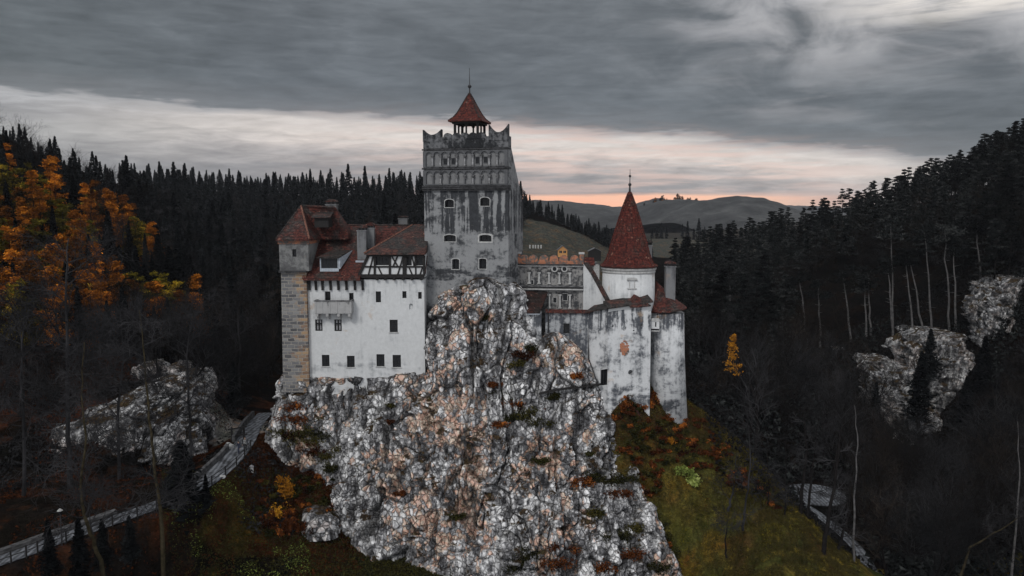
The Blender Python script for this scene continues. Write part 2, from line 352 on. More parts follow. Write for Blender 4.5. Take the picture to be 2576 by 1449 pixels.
def rockmat(name, tint=1.0, colour=1.0):
    m_, t_, bs, pos = mat(name, 0.95)
    at = t_.new('ShaderNodeVertexColor', layer_name='rk'); sp = t_.new('ShaderNodeSeparateColor', {0: at.outputs[0]})
    cell, patch, crack = sp.outputs[0], sp.outputs[1], sp.outputs[2]
    wv_ = t_.new('ShaderNodeVectorMath', {0: t_.noise(pos, 0.9, 4, out=1), 1: (0.9, 0.9, 0.9)}, operation='MULTIPLY').outputs[0]
    wp = t_.new('ShaderNodeVectorMath', {0: pos, 1: wv_}, operation='ADD').outputs[0]
    vs = t_.vmap(wp, (1.0, 1.0, 0.78)); SC_ = 1.75
    sm = t_.new('ShaderNodeSeparateColor', {0: t_.new('ShaderNodeTexVoronoi', {'Vector': t_.vmap(wp, (1.1, 1.1, 0.8), (5, 5, 5)), 'Scale': 3.8}, feature='F1').outputs['Color']}).outputs[0]
    vo = t_.new('ShaderNodeTexVoronoi', {'Vector': vs, 'Scale': SC_}, feature='F1')
    r2 = t_.new('ShaderNodeSeparateColor', {0: vo.outputs['Color']}).outputs[0]
    ed = t_.new('ShaderNodeTexVoronoi', {'Vector': vs, 'Scale': SC_}, feature='DISTANCE_TO_EDGE').outputs['Distance']
    fn = t_.noise(pos, 1.5, 5, 0.64); mid = t_.noise(t_.vmap(pos, (1, 1, 0.45), (2, 5, 0)), 0.55, 6, 0.65)
    strk = t_.noise(t_.vmap(pos, (1.5, 1.5, 0.13), (3, 3, 3)), 1.0, 6, 0.65)
    smk = t_.sstep(t_.noise(t_.vmap(pos, (1, 1, 0.7), (8, 1, 2)), 0.20, 4, 0.6), 0.40, 0.62)
    v_ = t_.math('ADD', t_.math('MULTIPLY_ADD', cell, 0.30, -0.02), t_.math('ADD', t_.math('MULTIPLY_ADD', sm, 0.10, 0.05), t_.math('ADD', t_.math('MULTIPLY', t_.math('MULTIPLY_ADD', r2, 1.0, -0.5), t_.math('MULTIPLY_ADD', smk, 0.26, 0.02)), t_.math('MULTIPLY_ADD', fn, 0.42, 0.16))))
    v_ = t_.math('ADD', v_, t_.math('ADD', t_.math('MULTIPLY_ADD', mid, 1.1, -0.58), t_.math('MULTIPLY_ADD', strk, 0.8, -0.40)))
    v_ = t_.math('MULTIPLY_ADD', v_, 1.22, -0.13)
    g = t_.ramp(v_, [(0.22, [x * tint for x in (.035, .035, .038)]), (0.44, [x * tint for x in (.13, .13, .137)]), (0.60, [x * tint for x in (.38, .38, .39)]), (0.76, [x * tint for x in (.78, .78, .78)])])
    oc = t_.ramp(t_.noise(pos, 1.3, 4, out=0), [(0.33, (.60, .40, .29)), (0.46, (.62, .26, .13)), (0.54, (.62, .50, .36)), (0.64, (.56, .31, .19)), (0.72, (.30, .13, .06))])
    oc = t_.mix(t_.sstep(v_, 0.3, 0.7, 0.75, 0.0), oc, (.07, .05, .04))
    f_ = t_.math('MULTIPLY', t_.sstep(t_.math('ADD', patch, t_.math('MULTIPLY_ADD', t_.math('ADD', t_.math('MULTIPLY', r2, 0.9), t_.math('MULTIPLY', cell, 1.1)), 0.30, -0.30)), 0.635, 0.69), colour)
    c = t_.mix(t_.math('MULTIPLY', f_, 0.70), g, oc)
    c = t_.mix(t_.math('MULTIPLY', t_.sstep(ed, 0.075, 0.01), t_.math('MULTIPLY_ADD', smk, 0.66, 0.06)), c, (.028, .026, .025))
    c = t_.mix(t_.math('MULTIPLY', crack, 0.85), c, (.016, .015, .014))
    # moss and dry plants lodged on ledges
    nz = t_.new('ShaderNodeSeparateXYZ', {0: t_.new('ShaderNodeNewGeometry').outputs['Normal']}).outputs[2]
    gr = t_.noise(t_.vmap(pos, (1, 1, 1), (1, 9, 4)), 0.42, 6, 0.7)
    mo = t_.sstep(t_.math('ADD', gr, t_.math('MULTIPLY', nz, 0.16)), 0.635, 0.70)
    c = t_.mix(mo, c, t_.ramp(fn, [(0.35, (.016, .012, .007)), (0.55, (.045, .026, .010)), (0.7, (.05, .05, .014))]))
    hh = t_.math('ADD', t_.sstep(ed, 0.0, 0.14), t_.math('MULTIPLY', fn, 0.8))
    setc(t_, bs, c, hh, 1.0, 0.22)
    return m_
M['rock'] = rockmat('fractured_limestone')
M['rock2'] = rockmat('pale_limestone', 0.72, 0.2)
def groundmat():
    m_, t_, bs, pos = mat('hillside_soil', 1.0); bs.inputs['Specular IOR Level'].default_value = 0.0
    at = t_.new('ShaderNodeVertexColor', layer_name='gc').outputs[0]
    n_ = t_.noise(pos, 0.9, 8, 0.75); n2_ = t_.noise(t_.vmap(pos, (1, 1, 1), (4, 2, 7)), 0.22, 6, 0.65); n3_ = t_.noise(pos, 3.5, 5, 0.7)
    c = t_.mix(1.0, t_.mix(1.0, at, (1.0, 1.0, 1.0), 'MULTIPLY'), t_.ramp(n_, [(0.3, (.35, .35, .35)), (0.5, (1, 1, 1)), (0.72, (2.2, 2.0, 1.8))]), 'MULTIPLY')
    c = t_.mix(1.0, c, t_.ramp(n2_, [(0.35, (.7, .75, .65)), (0.5, (1, 1, 1)), (0.62, (1.5, 1.05, .75))]), 'MULTIPLY')
    c = t_.mix(1.0, c, t_.ramp(n3_, [(0.3, (.5, .5, .5)), (0.7, (1.5, 1.5, 1.5))]), 'MULTIPLY')
    setc(t_, bs, c, t_.math('ADD', n_, n3_), 0.8, 0.3)
    return m_
M['ground'] = groundmat()
def leafmat(name, c1, c2, c3=None, sc=0.6, trans=0.0):
    m_, t_, bs, pos = mat(name, 1.0); bs.inputs['Specular IOR Level'].default_value = 0.0
    oi = t_.new('ShaderNodeObjectInfo').outputs['Random']; n_ = t_.noise(pos, sc, 5, 0.7)
    f_ = t_.math('ADD', n_, t_.math('MULTIPLY_ADD', oi, 0.35, -0.17))
    st_ = [(0.3, c1), (0.62, c2)] + ([(0.78, c3)] if c3 else [])
    setc(t_, bs, t_.ramp(f_, st_)); return m_
M['spruce'] = leafmat('spruce_needles', (.003, .0035, .004), (.010, .0115, .012), (.030, .033, .035))
M['pine'] = leafmat('pine_needles', (.003, .003, .003), (.014, .016, .016), (.055, .058, .056))
M['larch'] = leafmat('orange_larch_needles', (.014, .010, .005), (.24, .078, .010), (.72, .25, .026), 0.28)
M['yellow'] = leafmat('olive_yellow_leaves', (.014, .014, .005), (.13, .105, .012), (.60, .38, .03), 0.28)
M['bark'] = simple('dark_bark', (.012, .011, .011), 0.95, 0.5, 2)
M['twig'] = leafmat('grey_twigs', (.006, .006, .0065), (.019, .019, .020), (.055, .055, .058), 0.25)
M['twiglight'] = simple('pale_grey_branches', (.026, .0255, .027), 0.95, 0.7, 0.3)
M['twig_brown'] = leafmat('brown_twigs', (.005, .0045, .004), (.015, .012, .010), (.045, .036, .030), 0.25)
M['palebark'] = simple('pale_pine_bark', (.075, .073, .073), 0.9, 0.5, 1.5)
M['mossbark'] = simple('mossy_bark', (.034, .028, .017), 0.95, 0.6, 2)
M['spurgrass'] = leafmat('rough_spur_grass', (.014, .012, .007), (.052, .043, .013), (.20, .145, .024), 0.8)
M['redbush'] = leafmat('rusty_bush_leaves', (.014, .006, .004), (.085, .027, .009), (.34, .11, .022), 1.1)
M['goldbush'] = leafmat('golden_bush_leaves', (.20, .08, .01), (.48, .22, .02), (.55, .38, .03), 1.5)
M['palebush'] = leafmat('pale_green_leaves', (.07, .09, .02), (.20, .25, .06), (.38, .42, .14), 1.5)
M['greenbush'] = leafmat('dull_green_leaves', (.010, .011, .005), (.035, .033, .010), (.075, .06, .014), 1.2)
def pathmat():
    m_, t_, bs, pos = mat('cobbled_path_stone', 0.85)
    vo = t_.new('ShaderNodeTexVoronoi', {'Vector': pos, 'Scale': 1.6}, feature='F1'); r = t_.new('ShaderNodeSeparateColor', {0: vo.outputs['Color']}).outputs[0]
    n_ = t_.noise(t_.vmap(pos, (1, 1, 1)), 0.8, 6, 0.7)
    wv = t_.new('ShaderNodeTexWave', {'Vector': pos, 'Scale': 0.55, 'Distortion': 5.0, 'Detail': 3.0}, bands_direction='X').outputs[1]
    c = t_.ramp(t_.math('ADD', t_.math('MULTIPLY', r, 0.3), t_.math('ADD', t_.math('MULTIPLY', n_, 0.5), t_.math('MULTIPLY', wv, 0.25))), [(0.3, (.02, .021, .023)), (0.55, (.075, .08, .09)), (0.8, (.17, .18, .195))])
    setc(t_, bs, c, t_.math('ADD', r, n_), 0.6, 0.08); return m_
M['path'] = pathmat()
M['stonewall'] = simple('dark_wall_stone', (.07, .07, .072), 0.95, 0.6, 2)
M['farhill'] = None
def farmat():
    m_, t_, bs, pos = mat('far_wooded_hill', 1.0)
    n_ = t_.noise(pos, 0.03, 8, 0.75); n2_ = t_.noise(pos, 0.004, 4, 0.5)
    c = t_.ramp(t_.math('ADD', t_.math('MULTIPLY', n_, 0.7), t_.math('MULTIPLY', n2_, 0.4)), [(0.4, (.018, .019, .020)), (0.58, (.05, .052, .053)), (0.75, (.11, .11, .107))])
    setc(t_, bs, c, n_, 0.9, 6.0); return m_
M['farhill'] = farmat()
# ------------------------------------------------------------------ terrain
CP = [  # (u, v, Y): photo position and distance of ground points
 (0,1449,64),(200,1449,66),(400,1449,71),(700,1449,75),(1000,1449,78),(1250,1460,82),(1500,1520,83),(1705,1460,84),
 (880,1338,85.5),(1050,1378,86),(1250,1445,85),(750,1200,87.5),(850,1215,87.5),(840,1320,84),(680,1185,86),(640,1215,84),(560,1255,80),
 (617,1130,87),(650,1065,99),(560,1180,83),(480,1238,78),(380,1278,74.5),(250,1325,70),(120,1372,67),(0,1412,65),(670,1040,106),
 (540,1130,91),(440,1190,84.5),(300,1200,84),(150,1185,84),(0,1250,78),(500,950,100),(300,915,105),(100,915,105),(0,905,105),(560,1010,103),(600,1040,104),(590,1080,96),
 (300,880,125),(500,900,135),(200,650,150),(0,430,170),(330,510,240),(100,420,190),(-400,250,200),(160,450,210),(-500,900,90),(-400,1300,60),
 (250,560,200),(420,560,260),(440,700,190),
 (620,880,140),(700,850,160),(600,700,230),(600,570,350),(600,490,450),(380,500,400),(900,500,460),(1060,495,460),(1200,495,460),
 (1330,560,400),(1370,562,400),(1470,602,390),(1530,642,380),(1400,645,300),(1330,650,280),(1200,700,230),(1000,760,190),
 (1330,540,560),(1420,570,560),(1500,615,560),(1600,640,560),(600,535,700),(1100,550,700),
 (1640,607,700),(1700,602,700),(1780,615,700),(1700,690,420),(1640,690,380),(1560,690,330),(1720,720,300),
 (1733,1035,93),(1640,985,91.5),(1560,1068,88),(1592,1058,88.2),(1620,1025,89.5),(1630,1200,87.5),(1700,1300,86),(1990,1290,86),(1870,1180,89),(1830,1120,91),(2140,1449,79),(1900,1449,78),
 (2040,1290,112),(2200,1449,95),(2120,1230,122),(1990,1240,122),(1960,1180,132),(2400,1449,92),(2576,1449,90),(2576,1200,115),(2400,1130,142),(2300,1085,158),(2300,895,172),(2440,865,165),(2170,900,172),
 (2540,905,148),(2560,715,165),(1800,900,170),(1800,780,230),(2100,850,190),(2100,670,230),(2100,655,255),(2300,665,205),(2300,572,235),(2576,665,172),(2576,555,190),(2900,470,180),(3100,900,110),
 (1900,690,290),(1850,650,320),(1980,685,280),(1780,690,330),(1900,1000,145),(1950,1080,135)]
_c = np.array([tuple(P(*c)) for c in CP])
_x = [(-300, 90, 60), (0, 40, 10), (-60, 40, 25), (60, 40, 5), (120, 60, 10), (0, 150, 27), (-30, 150, 29), (0, 110, 33), (30, 110, 25), (400, 300, 120), (-400, 400, 110), (300, 1200, 30), (-300, 1200, 50), (0, 1200, 30), (-2000, 4000, 30), (0, 4000, 30), (2000, 4000, 30), (600, 1000, 80), (-700, 900, 110), (250, 500, 60), (130, 450, 25)]
_c = np.vstack([_c, np.array(_x, float)])
def _w(x, y): return np.stack([x / y, np.log(y)], 1)
_W = _w(_c[:, 0], _c[:, 1])
def _k(r2): return np.where(r2 > 1e-12, r2 * np.log(np.maximum(r2, 1e-12)), 0)
_D = ((_W[:, None] - _W[None]) ** 2).sum(2); _n = len(_W)
_Am = np.zeros((_n + 3, _n + 3)); _Am[:_n, :_n] = _k(_D) + np.eye(_n) * 0.0008
_Am[:_n, _n] = 1; _Am[:_n, _n + 1:] = _W; _Am[_n, :_n] = 1; _Am[_n + 1:, :_n] = _W.T
_S = np.linalg.solve(_Am, np.concatenate([_c[:, 2], [0, 0, 0]]))
PATHS = {
 'left': ([(-20,1420,64.5),(60,1392,66),(130,1366,67.5),(260,1320,70.5),(400,1270,74.5),(500,1225,78.5),(570,1170,83.5),(612,1120,88.5),(640,1072,97),(668,1040,106)], [2.4,2.4,2.3,2.2,2.2,2.5,2.6,2.3,2.1,2.0]),
 'right': ([(2215,1490,91),(2170,1400,99),(2120,1345,105),(2050,1290,113),(2000,1262,119)], [1.7,1.6,1.5,1.6,1.8])}
def _dense(name):
    pts, ws = PATHS[name]; q = np.array([tuple(P(*c)) for c in pts]); o = []
    for i in range(len(q) - 1):
        p0 = q[max(i - 1, 0)]; p1 = q[i]; p2 = q[i + 1]; p3 = q[min(i + 2, len(q) - 1)]
        for t_ in np.linspace(0, 1, 12, endpoint=False):
            c = 0.5 * ((2 * p1) + (-p0 + p2) * t_ + (2 * p0 - 5 * p1 + 4 * p2 - p3) * t_ ** 2 + (-p0 + 3 * p1 - 3 * p2 + p3) * t_ ** 3)
            o.append([*c, ws[i] * (1 - t_) + ws[i + 1] * t_])
    o.append([*q[-1], ws[-1]]); return np.array(o)
PL = {k: _dense(k) for k in PATHS}
PATIO = P(2050, 1245, 121)
def H(x, y, noise=True):
    x = np.atleast_1d(np.asarray(x, float)); y = np.atleast_1d(np.asarray(y, float)); out = np.empty(len(x))
    for i in range(0, len(x), 20000):
        W_ = _w(x[i:i + 20000], np.maximum(y[i:i + 20000], 15)); d = ((W_[:, None] - _W[None]) ** 2).sum(2)
        out[i:i + 20000] = _k(d) @ _S[:_n] + _S[_n] + W_ @ _S[_n + 1:]
    if noise:
        p = np.stack([x, y, np.zeros_like(x)], 1)
        out = out + fbm(p * 0.12, 3, 3) * 1.0 * np.clip(y / 90, 0.4, 2.5) * np.clip((700 - y) / 300, 0, 1) + fbm(p * 0.6, 3, 9) * 0.35 * np.clip((250 - y) / 100, 0, 1) + fbm(p * 0.012, 3, 5) * np.clip((y - 300) / 200, 0, 5)
    for k, pl in PL.items():
        best = np.full(len(x), 1e9); zz = np.zeros(len(x)); ww = np.ones(len(x))
        sel = np.where((x > pl[:, 0].min() - 12) & (x < pl[:, 0].max() + 12) & (y > pl[:, 1].min() - 12) & (y < pl[:, 1].max() + 12))[0]
        if len(sel) == 0: continue
        for j in range(len(pl)):
            d = np.hypot(x[sel] - pl[j, 0], y[sel] - pl[j, 1]); m_ = d < best[sel]
            best[sel] = np.where(m_, d, best[sel]); zz[sel] = np.where(m_, pl[j, 2], zz[sel]); ww[sel] = np.where(m_, pl[j, 3], ww[sel])
        f_ = np.clip((best - ww * 0.5 - 0.4) / 3.0, 0, 1); f_ = f_ * f_ * (3 - 2 * f_); f_[best > 1e8] = 1
        out = out * f_ + zz * (1 - f_)
    d = np.hypot(x - PATIO.x, y - PATIO.y); f_ = np.clip((d - 6.5) / 5, 0, 1)
    return out * f_ + (PATIO.z) * (1 - f_)
def Hs(x, y): return float(H([x], [y])[0])
def inpoly(u, v, poly):
    c = np.zeros(len(u), bool); n = len(poly)
    for i in range(n):
        x1, y1 = poly[i]; x2, y2 = poly[(i + 1) % n]
        if y1 == y2: continue
        c ^= ((y1 > v) != (y2 > v)) & (u < (x2 - x1) * (v - y1) / (y2 - y1) + x1)
    return c
TH = np.linspace(-1.25, 1.25, 760); LY = np.concatenate([np.linspace(math.log(22), math.log(150), 420), np.linspace(math.log(150), math.log(3500), 231)[1:]])
_y = np.exp(LY); YY, TT = np.meshgrid(_y, TH, indexing='ij'); XX = (YY * TT).ravel(); YY = YY.ravel()
ZZ = H(XX, YY)
nr, nc = len(LY), len(TH); ii = (np.arange(nr - 1)[:, None] * nc + np.arange(nc - 1)[None]).ravel()
QF = np.stack([ii, ii + 1, ii + nc + 1, ii + nc], 1)
U_, V_ = proj(XX, YY, ZZ)
gc = np.tile(np.array([[.005, .0046, .0043]]), (len(XX), 1))
def paint(mask, col, blur=1.0):
    gc[mask] = gc[mask] * (1 - blur) + np.array(col) * blur
pn = fbm(np.stack([XX, YY, ZZ], 1) * 0.35, 4, 21); pn2 = fbm(np.stack([XX, YY, ZZ], 1) * 0.15, 3, 31)
near = (YY < 96)
paint(near & (XX > -22) & (XX < 60), (.011, .012, .007))
bush = near & (V_ < 1400) & (XX > -31) & (XX < -12) & (YY > 74); paint(bush, (.026, .012, .006), 0.9)
yel = near & (XX > -33) & (XX < -19) & (YY < 80); yw = (np.clip((pn + 0.2) * 3, 0, 1) * 0.8)[:, None]; gc[yel] = (gc * (1 - yw) + np.array([[.034, .030, .009]]) * yw)[yel]
spur = near & (XX > 10); paint(spur, (.050, .034, .014))
sp_w = np.clip((pn2 + 0.25) * 2.0, 0, 1)[:, None]; sp_r = np.clip((pn - 0.02) * 3.0, 0, 1)[:, None] * 0.7; sp_u = np.clip((ZZ - 29.5) / 5, 0, 1)[:, None] * 0.85; gcs = np.array([[.034, .040, .014]]) * (1 - sp_w) + np.array([[.066, .060, .015]]) * sp_w; gcs = gcs * (1 - sp_r) + np.array([[.055, .028, .012]]) * sp_r; gcs = gcs * (1 - sp_u) + np.array([[.026, .015, .009]]) * sp_u; gc[spur] = gcs[spur]
paint(near & (XX < -31) & (YY < 84), (.010, .008, .007)); paint(near & (XX < -31) & (pn > 0.12), (.030, .014, .008), 0.7)
mound = (YY > 90) & (YY < 115) & (XX < -30); paint(mound & (pn > 0.0), (.026, .013, .009), 0.8)
gp = (np.hypot(XX - P(600, 1065, 96).x, YY - 96) < 4.5); paint(gp, (.17, .165, .16), 0.9)
field = (YY > 255) & (YY < 410) & (XX / YY > 0.012) & (XX / YY < 0.14); paint(field & (V_ > 545), (.048, .050, .045))
field2 = (YY > 560) & (YY < 740) & (XX / YY > 0.13) & (XX / YY < 0.33); paint(field2, (.050, .054, .050))
vf = (YY > 720); paint(vf, (.032, .033, .032))
ground = link('ground', mesh_np('ground', np.stack([XX, YY, ZZ], 1), QF, M['ground'], smooth=True, attrs={'gc': gc})); tag(ground, 'forested valley slopes and grassy spur below the castle rock', kind='structure')
# ------------------------------------------------------------------ far hills (real ridges with depth)
def ridge(pts, Y, depth, name, label, seed, amp):
    us = np.array([p[0] for p in pts], float); vs = np.array([p[1] for p in pts], float)
    ug = np.linspace(us[0], us[-1], 260); vg = np.interp(ug, us, vs); top = CZ + (530 - vg) / F * Y
    x = (ug - 1288) / F * Y; rows = []; nrw = 46
    for j in range(nrw):
        t_ = j / (nrw - 1) * 2 - 1   # -1 front foot, 0 crest, 1 back foot
        yy = Y + t_ * depth; prof = np.cos(t_ * math.pi / 2) ** 1.15
        zz = 22 + (top - 22) * prof; p = np.stack([x, np.full_like(x, yy), zz], 1)
        zz = zz + fbm(p * 0.006, 5, seed) * amp * (1 - abs(1 - abs(t_) * 2) * 0.0) * min(1.0, abs(t_) * 2.5) + fbm(p * 0.05, 3, seed + 3) * 2.0
        rows.append(np.stack([x * (1 + 0.0 * t_), np.full_like(x, yy), zz], 1))
    V = np.concatenate(rows); n = len(ug); i_ = (np.arange(nrw - 1)[:, None] * n + np.arange(n - 1)[None]).ravel()
    o = link(name, mesh_np(name, V, np.stack([i_, i_ + 1, i_ + n + 1, i_ + n], 1), M['farhill'], smooth=True)); tag(o, label, kind='structure'); return (ug, top, x)
ridge([(900,560),(1200,525),(1300,510),(1390,510),(1450,513),(1500,521),(1560,528),(1600,530),(1640,520),(1760,540),(1900,560)], 1500, 520, 'hills', 'grey wooded hill behind the castle left of the cone roof', 5, 40)
FR = ridge([(1480,600),(1560,545),(1600,528),(1625,514),(1660,505),(1700,502),(1740,507),(1780,512),(1840,517),(1900,528),(1960,540),(2060,566),(2200,600)], 1300, 480, 'hills', 'broad grey hill with a thin line of trees on its crest', 8, 45)
ridge([(1700,540),(1850,532),(1930,523),(1960,525),(2010,530),(2080,526),(2200,530),(2400,540)], 2900, 800, 'hills', 'most distant bluish hill at the foot of the glow', 15, 60)
ridge([(1200,530),(1330,524),(1420,519),(1480,517),(1520,522),(1600,518),(1650,525),(1760,540)], 2700, 700, 'hills', 'distant bluish hill seen either side of the cone roof', 17, 60)
# ------------------------------------------------------------------ castle rock
def loft(levels, res=0.11, n=3.4, back=9.0, seed=1, amp=0.55, zbot=None):
    """levels: (v, uL, uR, Yfront) from the top down; rings of a rounded block, roughened into fractured stone"""
    L = []
    for (v, ul, ur, yf) in levels:
        a = P(ul, v, yf + 1.2); b = P(ur, v, yf + 1.2); c = P((ul + ur) / 2, v, yf); L.append((c.z, a.x, b.x, yf))
    L.sort(); L = np.array(L); z0, z1 = L[0, 0], L[-1, 0]
    nz = int((z1 - z0) / res) + 2; zs = np.linspace(z0, z1, nz)
    xl = np.interp(zs, L[:, 0], L[:, 1]); xr = np.interp(zs, L[:, 0], L[:, 2]); yf = np.interp(zs, L[:, 0], L[:, 3])
    wmax = (xr - xl).max(); nf = int((wmax + 8) / res); fr = np.linspace(-0.12, math.pi + 0.12, nf); bk = np.linspace(math.pi + 0.2, 2 * math.pi - 0.2, 40)
    ph = np.concatenate([fr, bk]); npn = len(ph)
    # even spacing along the front of the block
    cx = np.cos(ph); sy = np.sin(ph)
    ex = np.sign(cx) * np.abs(cx) ** (2 / n); ey = np.sign(sy) * np.abs(sy) ** (2 / n)
    dense = np.linspace(-0.12, math.pi + 0.12, 6000); dx = np.sign(np.cos(dense)) * np.abs(np.cos(dense)) ** (2 / n) * wmax / 2; dy = np.sign(np.sin(dense)) * np.abs(np.sin(dense)) ** (2 / n) * back / 2
    s_ = np.concatenate([[0], np.cumsum(np.hypot(np.diff(dx), np.diff(dy)))]); fr2 = np.interp(np.linspace(0, s_[-1], nf), s_, dense)
    ph = np.concatenate([fr2, bk]); ex = np.sign(np.cos(ph)) * np.abs(np.cos(ph)) ** (2 / n); ey = np.sign(np.sin(ph)) * np.abs(np.sin(ph)) ** (2 / n)
    cxm = (xl + xr) / 2; hw = (xr - xl) / 2
    X = cxm[:, None] + hw[:, None] * ex[None]; Y = (yf + back / 2)[:, None] - back / 2 * ey[None]; Z = np.repeat(zs[:, None], npn, 1)
    Np = np.stack([ex[None] * np.ones_like(X), -ey[None] * np.ones_like(X), np.full_like(X, 0.25)], 2); Np /= np.linalg.norm(Np, axis=2, keepdims=True)
    V = np.stack([X, Y, Z], 2).reshape(-1, 3); Nn = Np.reshape(-1, 3)
    q = V * np.array([1, 1, 0.8]) + np.stack([fbm(V * 0.5, 2, 50), fbm(V * 0.5, 2, 51), fbm(V * 0.5, 2, 52)], 1) * 0.5
    big = fbm(V * np.array([0.28, 0.28, 0.12]), 4, 60)
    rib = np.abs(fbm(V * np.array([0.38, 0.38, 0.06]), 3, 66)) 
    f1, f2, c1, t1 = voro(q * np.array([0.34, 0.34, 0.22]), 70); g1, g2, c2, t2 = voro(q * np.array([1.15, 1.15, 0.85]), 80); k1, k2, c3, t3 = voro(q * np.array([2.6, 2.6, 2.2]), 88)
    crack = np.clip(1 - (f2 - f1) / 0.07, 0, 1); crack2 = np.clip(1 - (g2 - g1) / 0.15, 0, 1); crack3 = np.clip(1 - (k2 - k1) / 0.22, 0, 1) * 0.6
    lay = fbm(V * np.array([0.10, 0.10, 0.9]), 3, 77)
    dsp = big * 1.8 * amp - np.clip(0.07 - rib, 0, 1) * 16 * amp + (c1 - 0.5) * 1.2 * amp + t1 * 2.3 * amp + (c2 - 0.5) * 0.30 * amp + t2 * 0.70 * amp + (c3 - 0.5) * 0.12 * amp + t3 * 0.22 * amp - crack * 0.30 * amp - crack2 * 0.16 * amp + lay * 0.35 * amp + fbm(V * 2.2, 2, 90) * 0.10 * amp
    dsp = dsp * (0.3 + 0.7 * np.clip((z1 - V[:, 2]) / 1.5, 0, 1)) + 0.25 * np.clip(1 - (z1 - V[:, 2]) / 1.5, 0, 1)
    V = V + Nn * dsp[:, None]
    pa = fbm(V * np.array([0.24, 0.24, 0.16]), 4, 101) * 0.5 + 0.5; pa = pa + (fbm(V * 0.8, 3, 105)) * 0.16
    pa = pa * np.where(V[:, 2] < 46, 1.06, 1.0)
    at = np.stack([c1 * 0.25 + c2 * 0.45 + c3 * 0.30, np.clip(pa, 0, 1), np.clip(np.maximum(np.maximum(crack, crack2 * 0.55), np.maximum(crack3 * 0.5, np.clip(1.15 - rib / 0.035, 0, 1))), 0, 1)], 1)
    i_ = (np.arange(nz - 1)[:, None] * npn + np.arange(npn)[None]); nxt = (np.arange(nz - 1)[:, None] * npn + (np.arange(npn)[None] + 1) % npn)
    Fq = np.stack([i_.ravel(), nxt.ravel(), (nxt + npn).ravel(), (i_ + npn).ravel()], 1)[:, ::-1]
    # close the top with one more ring pulled to the middle
    tb = len(V); top = V[-npn:].copy(); c = top.mean(0); T = [V]; A_ = [at]; FF = [Fq]; prev = np.arange(len(V) - npn, len(V))
    for k_, s2 in enumerate((0.8, 0.5, 0.2, 0.01)):
        r = c + (top - c) * s2; r[:, 2] = top[:, 2] * s2 + c[2] * (1 - s2) + fbm(r * 0.8, 3, 7) * 0.5 + 0.25 * (1 - s2); T.append(r); A_.append(at[-npn:])
        cur = np.arange(npn) + tb + k_ * npn; nx = np.roll(np.arange(npn), -1)
        FF.append(np.stack([prev, prev[nx], cur[nx], cur], 1)[:, ::-1]); prev = cur
    return np.concatenate(T), np.concatenate(FF), np.concatenate(A_)
def joined(name, lofts, m_, label, kind='structure', cat=None, group=None):
    V = []; Fq = []; A_ = []; b = 0
    for v, f, a in lofts: V.append(v); Fq.append(f + b); A_.append(a); b += len(v)
    V = np.concatenate(V); lo = V.min(0); hi = V.max(0); c = np.array([(lo[0] + hi[0]) / 2, (lo[1] + hi[1]) / 2, lo[2]])
    o = link(name, mesh_np(name, V - c, np.concatenate(Fq), m_, smooth=True, attrs={'rk': np.concatenate(A_)}), c)
    return tag(o, label, cat, group, kind)
R = []
R.append(loft([(938,1010,1480,90.6),(960,950,1505,90.0),(1000,890,1522,89.0),(1100,852,1562,87),(1200,842,1602,85.4),(1340,852,1668,82.8),(1449,862,1712,81),(1620,870,1780,78.5)], 0.095, 7.0, 11, amp=0.8))
R.append(loft([(952,712,1060,90.9),(985,698,1060,90.2),(1050,672,1060,89.3),(1100,662,1060,88.8),(1180,660,1060,88),(1300,650,1060,87),(1450,650,1060,86)], 0.11, 5.0, 10, amp=0.7))
R.append(loft([(703,1200,1232,90.6),(722,1158,1285,90.2),(760,1120,1302,89.8),(800,1098,1316,89.3),(850,1068,1336,88.9),(880,1052,1350,88.7),(930,1056,1380,88.4),(980,1068,1410,88.1),(1100,1085,1450,87.2)], 0.10, 2.8, 7, amp=0.7))
R.append(loft([(842,1372,1410,91.0),(862,1352,1436,90.4),(900,1336,1470,89.8),(930,1328,1488,89.3),(990,1318,1508,88.6),(1120,1308,1560,87)], 0.12, 2.6, 6, amp=0.6))
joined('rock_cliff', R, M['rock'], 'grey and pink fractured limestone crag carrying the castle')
# other pale cliffs
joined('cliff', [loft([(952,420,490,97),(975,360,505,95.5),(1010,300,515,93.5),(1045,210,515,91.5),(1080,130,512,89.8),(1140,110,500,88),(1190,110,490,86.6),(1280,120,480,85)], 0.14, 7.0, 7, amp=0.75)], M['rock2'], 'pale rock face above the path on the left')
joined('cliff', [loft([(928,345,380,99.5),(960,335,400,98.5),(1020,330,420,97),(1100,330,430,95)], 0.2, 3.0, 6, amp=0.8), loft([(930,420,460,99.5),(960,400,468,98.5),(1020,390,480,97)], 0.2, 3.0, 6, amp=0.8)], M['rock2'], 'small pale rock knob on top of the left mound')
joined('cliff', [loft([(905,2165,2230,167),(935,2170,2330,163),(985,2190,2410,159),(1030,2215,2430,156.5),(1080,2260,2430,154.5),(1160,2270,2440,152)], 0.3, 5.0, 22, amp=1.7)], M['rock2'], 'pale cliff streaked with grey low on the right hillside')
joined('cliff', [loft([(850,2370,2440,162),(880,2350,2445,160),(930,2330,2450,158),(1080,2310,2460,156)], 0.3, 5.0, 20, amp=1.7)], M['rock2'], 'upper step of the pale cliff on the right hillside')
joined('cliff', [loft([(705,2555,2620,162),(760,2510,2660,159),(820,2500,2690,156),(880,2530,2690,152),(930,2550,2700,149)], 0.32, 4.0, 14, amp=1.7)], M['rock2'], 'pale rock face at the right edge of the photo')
joined('cliff', [loft([(1298,768,812,82.6),(1318,762,836,82),(1360,758,850,80.8)], 0.1, 3.4, 4, amp=0.5)], M['rock2'], 'small pale outcrop among the red bushes')
